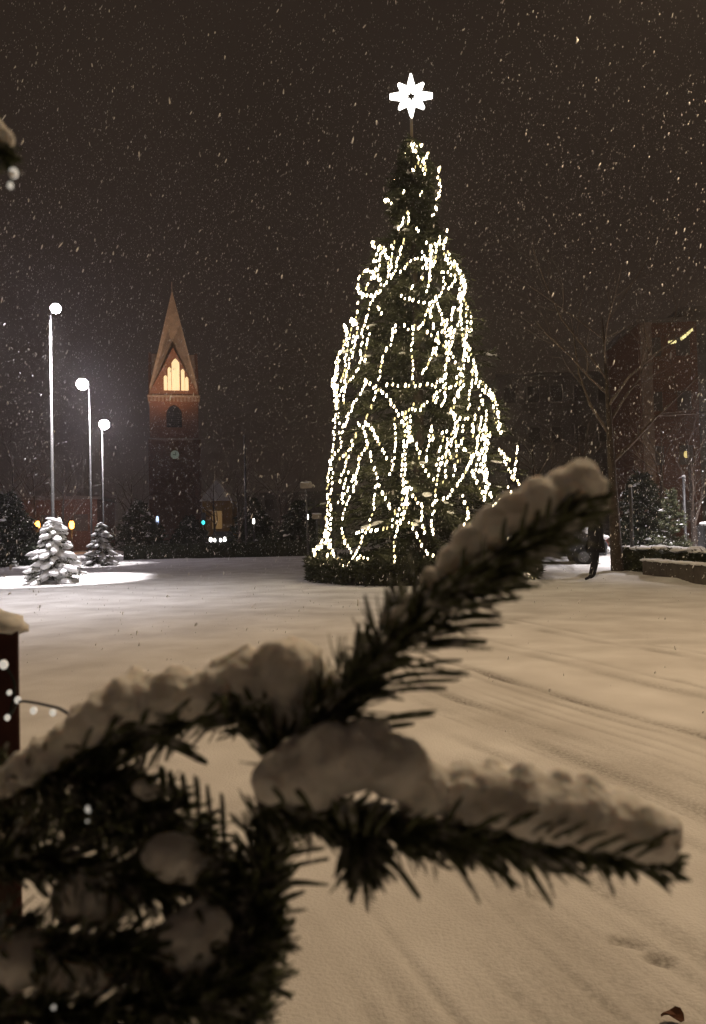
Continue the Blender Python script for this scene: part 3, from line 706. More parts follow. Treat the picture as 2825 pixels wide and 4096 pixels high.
# ------------------------------------------------------------------ hedges, planter
def hedge(name, a, b_, depth, h, lab, nb, snow=0.09, z0=0.0, blade=0.16, mat_=None):
    root = empty(name, a, lab, 'hedge')
    d = (b_ - a); d.z = 0; L = d.length; d = d/L; nrm = Vector((-d.y, d.x, 0))
    if nrm.y < 0: nrm = -nrm
    core = MB(); ang = math.atan2(d.y, d.x); c = d*(L/2) + nrm*(depth/2)
    box(core, (c.x, c.y, z0 + h*0.47), (L-0.1, depth-0.12, h*0.94), ang)
    s = rng.uniform(0, L, nb); z = z0 + h*rng.uniform(0.02, 1.0, nb)
    y = np.where(rng.uniform(0, 1, nb) < 0.6, rng.uniform(-0.02, 0.1, nb), rng.uniform(0, depth, nb))
    P = np.stack([d.x*s + nrm.x*y, d.y*s + nrm.y*y, z], 1)
    D = rng.normal(0, 0.6, (nb, 3)) + np.array(-nrm)*0.6 + np.array([0, 0, 0.2]); D /= np.linalg.norm(D, axis=1)[:, None]
    m = MB(); blades(m, P, D, blade*rng.uniform(0.5, 1.2, nb), blade*0.28)
    core.build('hedge_core', M_FIRD, root); m.build('foliage', mat_ or M_HEDGE, root)
    if snow:
        sn = MB(); n = int(L/0.22)
        for k in range(n*2):
            t = rng.uniform(0, L); w = rng.uniform(0.08, depth-0.08)
            blob(sn, (d.x*t + nrm.x*w, d.y*t + nrm.y*w, z0 + h + rng.uniform(-0.02, 0.03)), (rng.uniform(0.18, 0.34), rng.uniform(0.15, 0.28), snow*rng.uniform(0.5, 1.2)))
        sn.build('snow', M_SNOW, root, True)
    return root
h0, h1_ = gp(490, 2240), gp(1330, 2222)
hedge('low_hedge', h0, h1_, 1.2, at(850, 2172, (h0.y+h1_.y)/2).z, 'low dark hedge along the far edge of the square before the church', 6000, snow=0)
p0, p1 = gp(2572, 2311), gp(2900, 2352)
ph = at(2580, 2240, p0.y).z
pr = empty('planter_wall', p0, 'dark planter wall of panels with a snowy rim at right', 'wall')
d = (p1-p0).normalized(); nrm = Vector((-d.y, d.x, 0)); L = (p1-p0).length; ang = math.atan2(d.y, d.x)
npan = 3; gap = 0.02
for k in range(npan):
    m = MB(); s0 = L*k/npan; s1 = L*(k+1)/npan - gap; c = d*((s0+s1)/2) + nrm*0.08
    box(m, (c.x, c.y, ph/2), (s1-s0, 0.16, ph), ang); m.build('panel', M_CONC, pr)
m = MB(); c = nrm*(0.18 + 1.5); box(m, (c.x + d.x*0.08, c.y + d.y*0.08, ph/2-0.005), (0.16, 3.0, ph-0.01), ang); m.build('end_panel', M_CONC, pr)
m = MB()
for k in range(90):
    t = rng.uniform(0, L); blob(m, (d.x*t + nrm.x*rng.uniform(0.03, 0.14), d.y*t + nrm.y*rng.uniform(0.03, 0.14), ph + 0.005), (rng.uniform(0.1, 0.2), 0.09, 0.035*rng.uniform(0.6, 1.3)))
for k in range(50):
    t = rng.uniform(0, 3); blob(m, (nrm.x*t + d.x*0.08, nrm.y*t + d.y*0.08, ph + 0.005), (0.09, 0.14, 0.035))
m.build('snow_rim', M_SNOW, pr, True)
ha = at(2475, 2225, p0.y + 2.2); ha.z = 0; hb_ = p1 + nrm*0.7; hb_.z = 0
hedge('clipped_hedge', ha, hb_, 0.9, at(2600, 2192, p0.y + 1.6).z, 'clipped dark hedge under a layer of snow behind the planter wall', 3500, snow=0.07)

# slim posts
def post(pxb, pyb, pyt, lab, r=0.035, tilt=0.0, name='metal_post', pxt=None):
    b0 = gp(pxb, pyb); top = at(pxt or pxb, pyt, b0.y)
    root = empty(name, b0, lab, 'post')
    m = MB(); tube(m, [(0,0,0), (0,0,top.z)], [r, r*0.9], 10); m.build('shaft', M_POLE, root, True)
    c = MB(); lathe(c, (0,0,0), [(r*2.0, 0), (r*2.0, 0.35), (r*1.2, 0.42)], 10); c.build('sleeve', M_DARK, root)
    c = MB(); blob(c, (0,0,top.z + 0.01), (r*1.3, r*1.3, 0.05)); c.build('snow_cap', M_SNOW, root, True)
    return root
post(2532, 2292, 1945, 'slim pale metal post right of the large bare trunk', r=0.055)
post(2745, 2225, 1905, 'slim pale metal post behind the young fir at right', r=0.06)
pb_ = at(985, 2112, 52); 
fl = empty('flag_pole', Vector((pb_.x, 52, 0)), 'tall thin pole left of the Christmas tree in the dark background', 'pole')
m = MB(); tube(m, [(0,0,0),(0,0,at(980,1740,52).z)], [0.09,0.06], 10); m.build('shaft', M_POLE, fl, True)
m = MB(); lathe(m, (0,0,0), [(0.25,0),(0.25,0.1),(0.12,0.2)], 12); m.build('foot', M_CONC, fl)
cb = gp(2812, 2262); cbt = at(2812, 2098, cb.y+1.5).z
cbx = at(2850, 2200, cb.y+1.5).x
cab = empty('utility_cabinet', Vector((cbx, cb.y+1.5, 0)), 'dark utility cabinet with snow on its top at the right edge', 'cabinet')
m = MB(); box(m, (0,0,cbt/2), (0.8,0.45,cbt)); m.build('body', M_DARK, cab)
m = MB(); box(m, (0,-0.235,cbt/2), (0.66,0.02,cbt*0.85)); m.build('door', M_DARK, cab)
m = MB()
for k in range(14): blob(m, (rng.uniform(-0.36,0.36), rng.uniform(-0.18,0.18), cbt+0.02), (0.15,0.13,0.07))
m.build('snow', M_SNOW, cab, True)

# ------------------------------------------------------------------ buildings
def building(name, c, w, dp, h, rz, wall, lab, rows, cols, lit=(), roof='flat', pil=(), cat='building', winh=1.5, litmat=None):
    root = empty(name, c, lab, cat, None, rz)
    m = MB(); box(m, (0, dp/2, h/2), (w, dp, h)); m.build('wall', wall, root)
    m = MB()
    if roof == 'flat': box(m, (0, dp/2, h + 0.15), (w + 0.5, dp + 0.5, 0.3))
    else: prism(m, [(-w/2-0.3, h+0.004), (w/2+0.3, h+0.004), (w/2+0.1, h+0.25), (0.0, h + w*0.0 + 2.6), (-w/2-0.1, h+0.25)], dp+0.6, None, (0, -0.3, 0))
    m.build('roof', M_SNOW if roof != 'flat' else M_PLASTER, root)
    for r_ in range(rows):
        for c_ in range(cols):
            x = -w/2 + w*(c_ + 0.5)/cols; z = (r_ + 0.55)*h/rows
            f = MB(); ww = min(1.2, w/cols*0.5)
            for sx in (-1, 1): box(f, (x + sx*(ww/2+0.05), -0.04, z), (0.1, 0.12, winh+0.2))
            for sz in (-1, 1): box(f, (x, -0.035, z + sz*(winh/2+0.05)), (ww-0.002, 0.11, 0.1))
            fo = f.build('window', wall, root)
            g = MB(); box(g, (x, -0.01, z), (ww, 0.05, winh)); g.build('pane', (litmat or M_YELL) if (r_, c_) in lit else M_PANE, fo)
    for x in pil:
        m = MB(); box(m, (x, -0.15, h/2), (0.8, 0.3, h-0.02)); m.build('pilaster', M_STONE, root)
    return root
def bpos(px, Y): c = at(px, 2112, Y); return Vector((c.x, Y, 0))
building('brick_house', bpos(2695, 58), 4.4, 10, at(2650, 1290, 58).z, R(-4), M_BRICK2, 'tall narrow brick building behind the bare branches at right', 4, 2, pil=(-1.7,))
building('long_block', bpos(2290, 72), 13.5, 12, at(2290, 1500, 72).z, R(-2), M_PLASTER, 'long dark flat roofed block behind the Christmas tree at right', 4, 6)
building('dark_house', bpos(2912, 60), 6, 6, at(2820, 1240, 60).z, R(-4), M_PLASTER, 'dark building cut by the right edge', 3, 2)
building('ochre_house', bpos(870, 92), 3.6, 8, 5.2, 0, M_OCHRE, 'small ochre walled house with a lit shop window beside the church foot', 1, 1, lit={(0,0)}, roof='gable', litmat=M_AMBER, winh=2.2)
building('left_house', bpos(60, 66), 14, 9, 4.6, R(8), M_BRICK2, 'low brick house with orange wall lamps behind the left street lamps', 1, 5)
building('far_house', bpos(1120, 96), 16, 9, 6.0, R(-3), M_PLASTER, 'low dark house far behind the Christmas tree at left', 2, 6)

# ------------------------------------------------------------------ small far lights
def lantern(px, py, Y, m_, lab, r=0.12, hgt=0.3, group=None, wall=False):
    p = at(px, py, Y); root = empty('lantern', Vector((p.x, Y, 0)) if not wall else p, lab, 'lantern', group)
    z = 0 if wall else p.z
    if wall:
        m = MB(); tube(m, [(0,0.35,0.28),(0,0.1,0.34),(0,0,hgt*0.6)], 0.03, 6); m.build('bracket', M_DARK, root, True)
    else:
        m = MB(); tube(m, [(0,0,0),(0,0,z-hgt*0.5)], [0.07,0.045], 8); m.build('pole', M_DARK, root, True)
    g = MB(); lathe(g, (0,0,z), [(r*0.5,-hgt/2),(r*0.95,-hgt*0.3),(r,hgt*0.2),(r*0.6,hgt/2)], 10); g.build('glass', m_, root, True)
    c = MB(); lathe(c, (0,0,z+hgt/2), [(r*1.1,0.003),(r*0.8,0.06),(r*0.1,0.14)], 10); c.build('lantern_cap', M_DARK, root)
    return root
lantern(150, 2100, 60, M_ORANGE, 'orange lantern left of the snow laden small fir', r=0.20, hgt=0.62, group='orange lanterns at left')
lantern(287, 2100, 60, M_ORANGE, 'orange lantern right of the snow laden small fir', r=0.20, hgt=0.62, group='orange lanterns at left')
for px_ in (150, 287):
    p = at(px_, 2100, 59.6); ld = bpy.data.lights.new('lantern_light', 'POINT'); ld.energy = 60; ld.color = (1, 0.42, 0.08); ld.shadow_soft_size = 0.2
    lo = bpy.data.objects.new('lantern_light', ld); COL.objects.link(lo); lo.location = p + Vector((0, -0.1, -0.6))
lantern(105, 2088, 55, M_WHITEL, 'small white lantern left of the orange lanterns', r=0.13, hgt=0.5, group='small white lanterns')
lantern(238, 2085, 55, M_WHITEL, 'small white lantern between the two orange lanterns', r=0.13, hgt=0.5, group='small white lanterns')
lantern(531, 2058, 70, M_YELL, 'dim yellow lantern left of the church tower', r=0.2, hgt=0.5)
lantern(630, 2082, 72, M_BLUEL, 'bluish white lantern at the left foot of the church tower', r=0.13, hgt=0.8)
lantern(1015, 2085, 62, M_WHITEL, 'small white lantern at the foot of the tall thin pole', r=0.10, hgt=0.45, group='small white lanterns')
lantern(1230, 2068, 40, M_WHITEL, 'small white lantern touching the left edge of the Christmas tree', r=0.07, hgt=0.28, group='small white lanterns')
lantern(2745, 1818, 57.4, M_YELL, 'yellow wall lantern on the brick building at right', r=0.16, hgt=0.5, wall=True)
# garland of yellow bulbs on the brick building
ga, gb = at(2675, 1365, 55.5), at(2772, 1308, 55.5)
gr_ = empty('bulb_garland', ga, 'short slanting garland of dim yellow bulbs high on the brick building at right', 'string lights')
m = MB(); P = [(ga.lerp(gb, t) - ga + Vector((0,0,-0.25*math.sin(math.pi*t)))) for t in np.linspace(0,1,12)]
tube(m, P, 0.015, 4); m.build('cable', M_WIRE, gr_)
for t in (0.02, 0.1, 0.18, 0.27, 0.52, 0.6, 0.68, 0.78, 0.86, 0.95):
    g = MB(); p = ga.lerp(gb, t) - ga + Vector((0,0,-0.25*math.sin(math.pi*t) - 0.1)); lathe(g, p, [(0.03,-0.14),(0.085,-0.05),(0.085,0.05),(0.03,0.13)], 8); g.build('bulb', glow('garland_bulb', (1.0,0.85,0.35), 0.7 + 0.8*rng.uniform()), gr_)

def traffic_light(px, py, Y, lab, k=1.0):
    p = at(px, py, Y); root = empty('traffic_light', Vector((p.x, Y, 0)), lab, 'traffic light', 'traffic lights showing green')
    m = MB(); tube(m, [(0,0.2,0),(0,0.2,p.z+0.9)], 0.06, 8); m.build('pole', M_DARK, root, True)
    m = MB(); box(m, (0,0,p.z+0.33), (0.36,0.24,1.05)); m.build('housing', M_DARK, root)
    for i, z in enumerate((0, 0.33, 0.66)):
        g = MB(); V = [(0.13*k*math.cos(t), -0.125, p.z + z + 0.13*(2.0 if i == 0 else 1)*math.sin(t)*(0.62 if i == 0 else 1)*k) for t in np.linspace(0, 6.283, 14, endpoint=False)]
        V2 = [(x, y-0.02, zz) for x, y, zz in V]
        g.add(V2 + V, [tuple(range(14))] + [((j+1) % 14, j, j+14, (j+1) % 14+14) for j in range(14)]); g.build('lens', M_GREENL if i == 0 else M_DARK, root)
    return root
traffic_light(815, 2090, 66, 'traffic light showing green in front of the church tower', 1.15)
traffic_light(2622, 2060, 50, 'traffic light showing green above the hedge at right', 0.9)
traffic_light(2312, 2105, 52, 'traffic light showing green left of the walking person', 0.9)

def sign(px, py, Y, w, h, lab):
    p = at(px, py, Y); root = empty('road_sign', Vector((p.x, Y, 0)), lab, 'road sign', 'road signs left of the Christmas tree')
    m = MB(); tube(m, [(0,0.05,0),(0,0.05,p.z+h/2)], 0.03, 8); m.build('pole', M_POLE, root, True)
    m = MB(); box(m, (0,0,p.z), (w,0.03,h)); m.build('panel', M_SIGN, root)
    m = MB(); blob(m, (0,0,p.z+h/2+0.01), (w/2,0.04,0.035)); m.build('snow', M_SNOW, root, True)
sign(1225, 1942, 30, 0.46, 0.24, 'small blank panel on a pole left of the Christmas tree, the higher one')
sign(1268, 2066, 29, 0.36, 0.2, 'small blank panel on a pole left of the Christmas tree, the lower one')

# ------------------------------------------------------------------ cars
def car(c, rz, lab, snow, lights=False):
    root = empty('parked_car' if not lights else 'approaching_car', c, lab, 'car', None, rz)
    prof = [(-2.1,0.35),(-2.15,0.75),(-2.0,0.95),(-1.65,1.0),(-1.15,1.42),(0.35,1.46),(1.05,1.02),(1.95,0.86),(2.12,0.6),(2.1,0.33)]
    bm = bmesh.new()
    def ring(y, k):
        vs = []
        for x, z in prof:
            t = max(0, (z-0.95)/0.5); vs.append(bm.verts.new((x*(1-0.02*k), y*(1-0.18*t), z)))
        return vs
    rings = [ring(-0.86,1), ring(-0.8,0), ring(0.8,0), ring(0.86,1)]
    for a, b2 in zip(rings, rings[1:]):
        for i in range(len(prof)):
            j = (i+1) % len(prof); bm.faces.new((a[i], a[j], b2[j], b2[i]))
    bm.faces.new(rings[0][::-1]); bm.faces.new(rings[-1])
    bmesh.ops.recalc_face_normals(bm, faces=list(bm.faces))
    me = bpy.data.meshes.new('body'); bm.to_mesh(me); bm.free(); me.materials.append(M_CARB)
    o = bpy.data.objects.new('body', me); COL.objects.link(o); o.parent = root
    bv = o.modifiers.new('bevel', 'BEVEL'); bv.width = 0.05; bv.segments = 2
    for sy in (-1, 1):
        m = MB(); prism(m, [(-1.45,1.02),(0.85,1.02),(0.3,1.36),(-1.05,1.34)], 0.03, None, (0, sy*0.80 - 0.015, 0)); m.build('window', M_GLASS, root)
        for x in (-1.3, 1.3):
            w = MB(); tube(w, [(x, sy*0.66, 0.32), (x, sy*0.88, 0.32)], 0.32, 18); wo_ = w.build('wheel', M_TYRE, root)
            r2 = MB(); tube(r2, [(x, sy*0.885, 0.32), (x, sy*0.90, 0.32)], 0.19, 14); r2.build('rim', M_POLE, wo_)
        m = MB(); box(m, (2.08, sy*0.62, 0.66), (0.1, 0.3, 0.14)) if not lights else lathe(m, (2.12, sy*0.66, 0.72), [(0.02,-0.2),(0.13,-0.12),(0.13,0.12),(0.02,0.2)], 10)
        m.build('headlight', M_HEADL if lights else M_POLE, root)
        if lights:
            m = MB(); lathe(m, (2.14, sy*0.27, 0.66), [(0.02,-0.16),(0.09,-0.1),(0.09,0.1),(0.02,0.16)], 10); m.build('fog_light', M_HEADL, root)
        m = MB(); box(m, (-2.12, sy*0.66, 0.75), (0.06, 0.26, 0.16)); m.build('tail_light', mat('tail_lens', (0.35,0.02,0.015), 0.3), root)
    if snow:
        m = MB()
        for x in np.linspace(-2.0, 2.0, 26):
            z = np.interp(x, [-2.1,-1.65,-1.15,0.35,1.05,1.95], [0.93,1.0,1.42,1.46,1.02,0.86])
            for y in np.linspace(-0.6, 0.6, 7):
                k = 0.82 if -1.2 < x < 0.7 else 1.0
                blob(m, (x, y*k*1.12, z+0.03), (0.2,0.19,0.1*rng.uniform(0.7,1.2)))
        for y in np.linspace(-0.75, 0.75, 9):
            for x in (-2.14, 2.12): blob(m, (x, y, 0.5 + 0.1*rng.uniform()), (0.09, 0.14, 0.08))
        m.build('snow', M_SNOW, root, True)
    return root
car(gp(2170, 2262), R(172), 'snow covered parked car half hidden behind the foreground fir shoot', True)
cf = at(875, 2140, 70); cr = car(Vector((cf.x, 72, 0)), R(-92), 'approaching car with bright headlights near the church foot', False, True)

# ------------------------------------------------------------------ walking person
pf = gp(2352, 2322)
ps = empty('person', pf, 'person in a dark coat walking past the large bare tree', 'person')
def skin(name, verts, edges, rad, m_, parent, sub=1):
    me = bpy.data.meshes.new(name); me.from_pydata(verts, edges, []); me.materials.append(m_)
    o = bpy.data.objects.new(name, me); COL.objects.link(o); o.parent = parent
    sk = o.modifiers.new('skin', 'SKIN'); sk.use_smooth_shade = True
    for i, r_ in enumerate(rad): me.skin_vertices[0].data[i].radius = (r_, r_) if not isinstance(r_, tuple) else r_
    me.skin_vertices[0].data[0].use_root = True
    if sub: s_ = o.modifiers.new('sub', 'SUBSURF'); s_.levels = sub; s_.render_levels = sub
    return o
ox = 0.22
J = [(ox+0.02,0,0.93),(ox+0.03,0,1.12),(ox+0.02,0,1.36),(ox,0,1.50),(ox-0.02,-0.01,1.60),(ox-0.03,-0.01,1.70),
     (ox-0.02,-0.09,0.90),(ox-0.10,-0.10,0.50),(ox-0.20,-0.10,0.09),(ox-0.34,-0.12,0.04),
     (ox+0.05,0.09,0.90),(ox+0.06,0.10,0.50),(ox-0.02,0.12,0.12),(ox-0.14,0.12,0.05),
     (ox+0.02,-0.20,1.38),(ox+0.08,-0.27,1.10),(ox+0.02,-0.26,0.86),
     (ox+0.02,0.20,1.38),(ox-0.04,0.27,1.10),(ox-0.16,0.24,0.90)]
E = [(0,1),(1,2),(2,3),(3,4),(4,5),(0,6),(6,7),(7,8),(8,9),(0,10),(10,11),(11,12),(12,13),(2,14),(14,15),(15,16),(2,17),(17,18),(18,19)]
Rd = [0.13,0.13,0.15,0.06,0.095,0.085,0.085,0.06,0.042,0.035,0.085,0.06,0.042,0.035,0.065,0.048,0.038,0.065,0.048,0.038]
for hb2, s in ((16, 1), (19, -1)):
    bx, by, bz = J[hb2]
    for k in range(4):
        i = len(J); J.append((bx - 0.02 + 0.018*k, by, bz-0.07)); J.append((bx - 0.03 + 0.018*k, by+0.005, bz-0.13 - 0.01*(k in (1,2)))); E += [(hb2,i),(i,i+1)]; Rd += [0.011,0.008]
    i = len(J); J.append((bx-0.045, by, bz-0.05)); J.append((bx-0.06, by, bz-0.09)); E += [(hb2,i),(i,i+1)]; Rd += [0.012,0.009]
skin('body', J, E, Rd, M_COAT, ps)
ct = MB(); lathe(ct, (ox+0.02,0,0), [(0.23,0.72),(0.22,0.9),(0.19,1.1),(0.2,1.3),(0.17,1.43),(0.08,1.5)], 16); ct.build('coat', M_COAT, ps, True)
fc = MB(); blob(fc, (ox-0.09,-0.01,1.625), (0.045,0.06,0.08), ICO1, 0.03); blob(fc, (ox-0.142,-0.01,1.61), (0.02,0.014,0.022), ICO0, 0.0); fc.build('face', M_SKIN, ps, True)
ht = MB(); lathe(ht, (ox-0.02,-0.01,1.64), [(0.118,0.0),(0.115,0.06),(0.08,0.13),(0.02,0.16)], 14); ht.build('cap', M_DARK, ps, True)

# ------------------------------------------------------------------ wooden post at the left edge
wp = dep(-75, 2515, 1.0)
wr = empty('wooden_post', Vector((wp.x, wp.y, 0)), 'red brown wooden post with a snow cap at the left edge', 'post', None, R(25))
m = MB(); box(m, (0, 0, wp.z/2), (0.09, 0.09, wp.z)); wo_ = m.build('shaft', M_WOOD, wr)
bv = wo_.modifiers.new('bevel', 'BEVEL'); bv.width = 0.004; bv.segments = 2
m = MB()
for x, y, s in [(-0.02,0,0.03),(0.0,0.01,0.028),(0.015,-0.01,0.022),(-0.01,-0.02,0.026),(0.025,0.02,0.018),(-0.03,0.02,0.022),(0.028,-0.02,0.016),(-0.028,-0.025,0.02)]:
    blob(m, (x, y, wp.z + 0.004), (0.03, 0.03, s))
m.build('snow_cap', M_SNOWC, wr, True)

# ------------------------------------------------------------------ foreground fir with snow
FT = Vector((-0.62, 0.62, 0))
fir = empty('snowy_fir', FT, 'fir tree close to the viewer whose snow laden shoots reach across the foreground', 'fir tree')
m = MB(); tube(m, [(0,0,0),(0.02,0,0.7),(0.0,0.01,1.4),(0.01,0,2.1)], [0.035,0.028,0.02,0.01], 10); m.build('trunk', M_TWIG, fir, True)
def needles(mb, P, n, Ln, ang=(42, 13), wid=0.0026, tip=True, bias=None, a0=0.0, avoid=None):
    """P: dense polyline (k,3). Fir needles set all round, pointing forward."""
    k = len(P); T = np.gradient(P, axis=0); T /= np.linalg.norm(T, axis=1)[:, None]
    i = rng.uniform(a0, 1.0, n)*(k-1); i0 = np.minimum(i.astype(int), k-2); f = (i - i0)[:, None]
    p = P[i0]*(1-f) + P[i0+1]*f; t = T[i0]*(1-f) + T[i0+1]*f; t /= np.linalg.norm(t, axis=1)[:, None]
    ref = np.array(CAM_F); u = np.cross(t, ref); u /= np.linalg.norm(u, axis=1)[:, None]; w = np.cross(t, u)
    phi = rng.uniform(0, 2*math.pi, n)
    if bias is not None:
        sel = rng.uniform(0, 1, n) < bias[1]; phi = np.where(sel, bias[0] + rng.normal(0, 0.55, n), phi)
    rad = u*np.cos(phi)[:, None] + w*np.sin(phi)[:, None]
    if avoid is not None:                                   # the snow sits there: turn most of those needles to the far side
        av = np.array(avoid[0])[None]; dt = (rad*av).sum(1)
        flip = (dt > avoid[2]) & (i/(k-1) > avoid[1]) & (rng.uniform(0, 1, n) < 0.85)
        rad = np.where(flip[:, None], rad - 1.7*dt[:, None]*av, rad); rad /= np.linalg.norm(rad, axis=1)[:, None]
    th = math.radians(1)*np.clip(rng.normal(ang[0], ang[1]*1.25, n), 10, 88)
    th *= np.where(i/(k-1) > 0.94, 0.6, 1.0); Ln = np.where(i/(k-1) > 0.74, Ln*0.66, Ln)
    d = t*np.cos(th)[:, None] + rad*np.sin(th)[:, None]
    s = np.cross(d, rad); s /= np.linalg.norm(s, axis=1)[:, None] + 1e-9
    tw = rng.normal(0, 0.5, n)[:, None]; nn = np.cross(d, s); s = s*np.cos(tw) + nn*np.sin(tw); nn = np.cross(d, s)
    L = (Ln*rng.uniform(0.72, 1.15, n))[:, None]; wv = (wid*rng.uniform(0.8, 1.2, n))[:, None]
    cur = t*rng.uniform(0.0, 0.18, n)[:, None] + np.array([0,0,1.0])*rng.normal(0.0, 0.06, n)[:, None]
    rings = []
    for q_, ww in ((0.0, 0.55), (0.3, 1.0), (0.75, 0.95), (0.97, 0.55)):
        c = p + d*L*q_ + cur*L*q_*q_
        rings += [c + s*wv*ww*0.5, c + nn*wv*ww*0.2, c - s*wv*ww*0.5, c - nn*wv*ww*0.2]
    V = np.stack(rings, 1).reshape(-1, 3)
    base = np.arange(n)[:, None]*16
    F4 = []
    for r_ in range(3):
        for c_ in range(4):
            F4.append([r_*4+c_, r_*4+(c_+1) % 4, r_*4+4+(c_+1) % 4, r_*4+4+c_])
    F4.append([12,13,14,15]); F4 = np.array(F4)
    Fa = (base[:, :, None] + F4[None]).reshape(-1, 4)
    mb.v.append(V); nb_ = mb.n; mb.n += len(V); mb.f.extend(map(tuple, (Fa + nb_).tolist()))
def long_needles(mb, L, D):
    for q_ in L:
        x0, y0, x1, y1, w = q_[:5]; D_ = q_[5] if len(q_) > 5 else D
        for k in range(2):
            j = rng.normal(0, 9, 4)*k; dd = D_ + rng.normal(0, 0.004)
            a = np.array(dep(x0 + j[0], y0 + j[1], dd)[:]); b = np.array(dep(x1 + j[2], y1 + j[3], dd - 0.004)[:])
            mid = (a+b)/2 + np.array([0, 0, 0.0012]) ; wm = w*dd/F*0.5*(0.8 if k else 1.0)
            tube(mb, crom([a, mid, b], 6), [wm*0.55, wm*0.95, wm, wm*0.95, wm*0.85, wm*0.4], 5)
def clouds(name, size):
    t = bpy.data.textures.new(name, 'CLOUDS'); t.noise_scale = size; t.noise_depth = 3; return t
TX1 = clouds('snow_lumps', 0.018); TX2 = clouds('snow_grains', 0.0055)
def snow_part(parent, blobs, vox=0.0015, dz=1.15):
    mb = MB(); v, f = ICO1
    for (px, py, r_, D) in blobs:
        c = np.array(dep(px, py, D)[:]); rm = r_*D/F*1.08
        w = v*rm
        w = w + np.outer(w @ np.array(CAM_F), np.array(CAM_F))*(dz-1)
        mb.add(w + c, f)
        for _ in range(4):                                  # small lumps on the clump's back
            a = rng.normal(0, 1, 3); a[2] = abs(a[2])*0.7; a /= np.linalg.norm(a)
            mb.add(v*rm*rng.uniform(0.22, 0.42) + c + a*rm*rng.uniform(0.75, 0.95), f)
    o = mb.build('snow', M_SNOWC, parent, True, origin=FT)
    rmod = o.modifiers.new('fuse', 'REMESH'); rmod.mode = 'VOXEL'; rmod.voxel_size = vox; rmod.use_smooth_shade = True
    sm_ = o.modifiers.new('soften', 'SMOOTH'); sm_.iterations = 11; sm_.factor = 0.6
    d1 = o.modifiers.new('lumps', 'DISPLACE'); d1.texture = TX1; d1.strength = 0.0065; d1.mid_level = 0.5
    d2 = o.modifiers.new('grains', 'DISPLACE'); d2.texture = TX2; d2.strength = 0.003; d2.mid_level = 0.5
    return o
def shoot(pts, r0, r1, nn, Ln, snow=None, label=None, ang=(42, 13), bias=None, longs=None, LD=0.44, avoid=None, twigs=(), name='branch', wid=0.0026, a0=0.0):
    P = crom([np.array(dep(x, y, D)[:]) for x, y, D in pts], 60)
    b2 = MB(); tube(b2, P, list(np.linspace(r0, r1, 60)), 8)
    nd = MB()
    needles(nd, P, nn, Ln, ang, wid=wid, bias=bias, a0=a0, avoid=avoid)
    for tp, tn in twigs:
        Q = crom([np.array(dep(x, y, D)[:]) for x, y, D in tp], 30)
        tube(b2, Q, list(np.linspace(r0*0.6, r1*0.7, 30)), 6); needles(nd, Q, tn, Ln*0.92, ang, wid=wid)
    if longs: long_needles(nd, longs, LD)
    o = b2.build(name, M_TWIG, fir, True, origin=FT)
    if label: o['label'] = label
    nd.build('needles', M_NEEDLE, o, origin=FT)
    if snow: snow_part(o, snow)
    return o
def S(L, D): return [(x, y, r_, D + rng.normal(0, 0.004)) for x, y, r_ in L]
# upper shoot reaching to the right
B1 = [(1120,3080,0.47),(1290,2880,0.47),(1560,2590,0.475),(1800,2350,0.48),(2060,2160,0.485),(2190,2075,0.488),(2300,2005,0.49)]
def along(P, ts, off, r_, D0):
    Q = crom([np.array((x, y, d)) for x, y, d in P], 60); T = np.gradient(Q[:, :2], axis=0); T /= np.linalg.norm(T, axis=1)[:, None]
    out = []
    for t in ts:
        i = int(t*59); nx_, ny_ = T[i, 1], -T[i, 0]; o = rng.normal(off, 26)
        out.append((Q[i,0] - nx_*o*(-1), Q[i,1] + ny_*o, abs(rng.normal(r_, 5)) + 4, Q[i,2] + rng.normal(D0, 0.008)))
    return out
frost = along(B1, rng.uniform(0.1, 0.95, 46), 70, 14, -0.004)
shoot(B1, 0.0036, 0.0024, 1000, 0.038, S([(2325,1912,72),(2378,1945,52),(2245,1945,76),(2155,1990,78),(2065,2045,78),(1975,2105,80),(1890,2170,74),(1815,2245,64),(1745,2330,54),(1695,2395,44),(1650,2420,30),(1600,2450,34),(1545,2495,34),(1500,2570,28),(1455,2625,30),(1330,2760,38),(1300,2800,34)], 0.484) + frost,
      label='upper shoot rising to the right with snow along its tip', ang=(46, 15), wid=0.0034, LD=0.475, avoid=(CAM_U*0.79 - CAM_R*0.61, 0.42, 0.25),
      longs=[(1900,2380,2160,2345,24),(1840,2440,2090,2390,24),(1760,2480,2010,2470,24),(1740,2520,2015,2502,26),(1700,2570,1945,2570,34),(1690,2590,1970,2597,16),(1640,2670,1850,2640,18),(1600,2700,1880,2702,20),(1560,2740,1830,2722,20),(1550,2765,1790,2755,22),(1480,2890,1740,2858,26),(1470,2925,1660,2892,20),(1960,2330,2110,2300,22),(2000,2270,2265,2195,24),(2090,2190,2310,2100,24),(2180,2140,2390,2060,22),(2260,2060,2420,2010,24),(2080,2140,2112,2015,20,0.458),(2185,2095,2205,1990,20,0.458),(2250,2070,2292,1975,22,0.458),(2290,2060,2400,1985,20,0.458),(2010,2180,2022,2075,20,0.458),(1930,2240,1942,2140,20,0.458),(1862,2300,1852,2195,20,0.458),(2300,2080,2440,2050,18,0.465),(2140,2120,2160,2040,18,0.458),(1330,2960,1540,2905,20)])
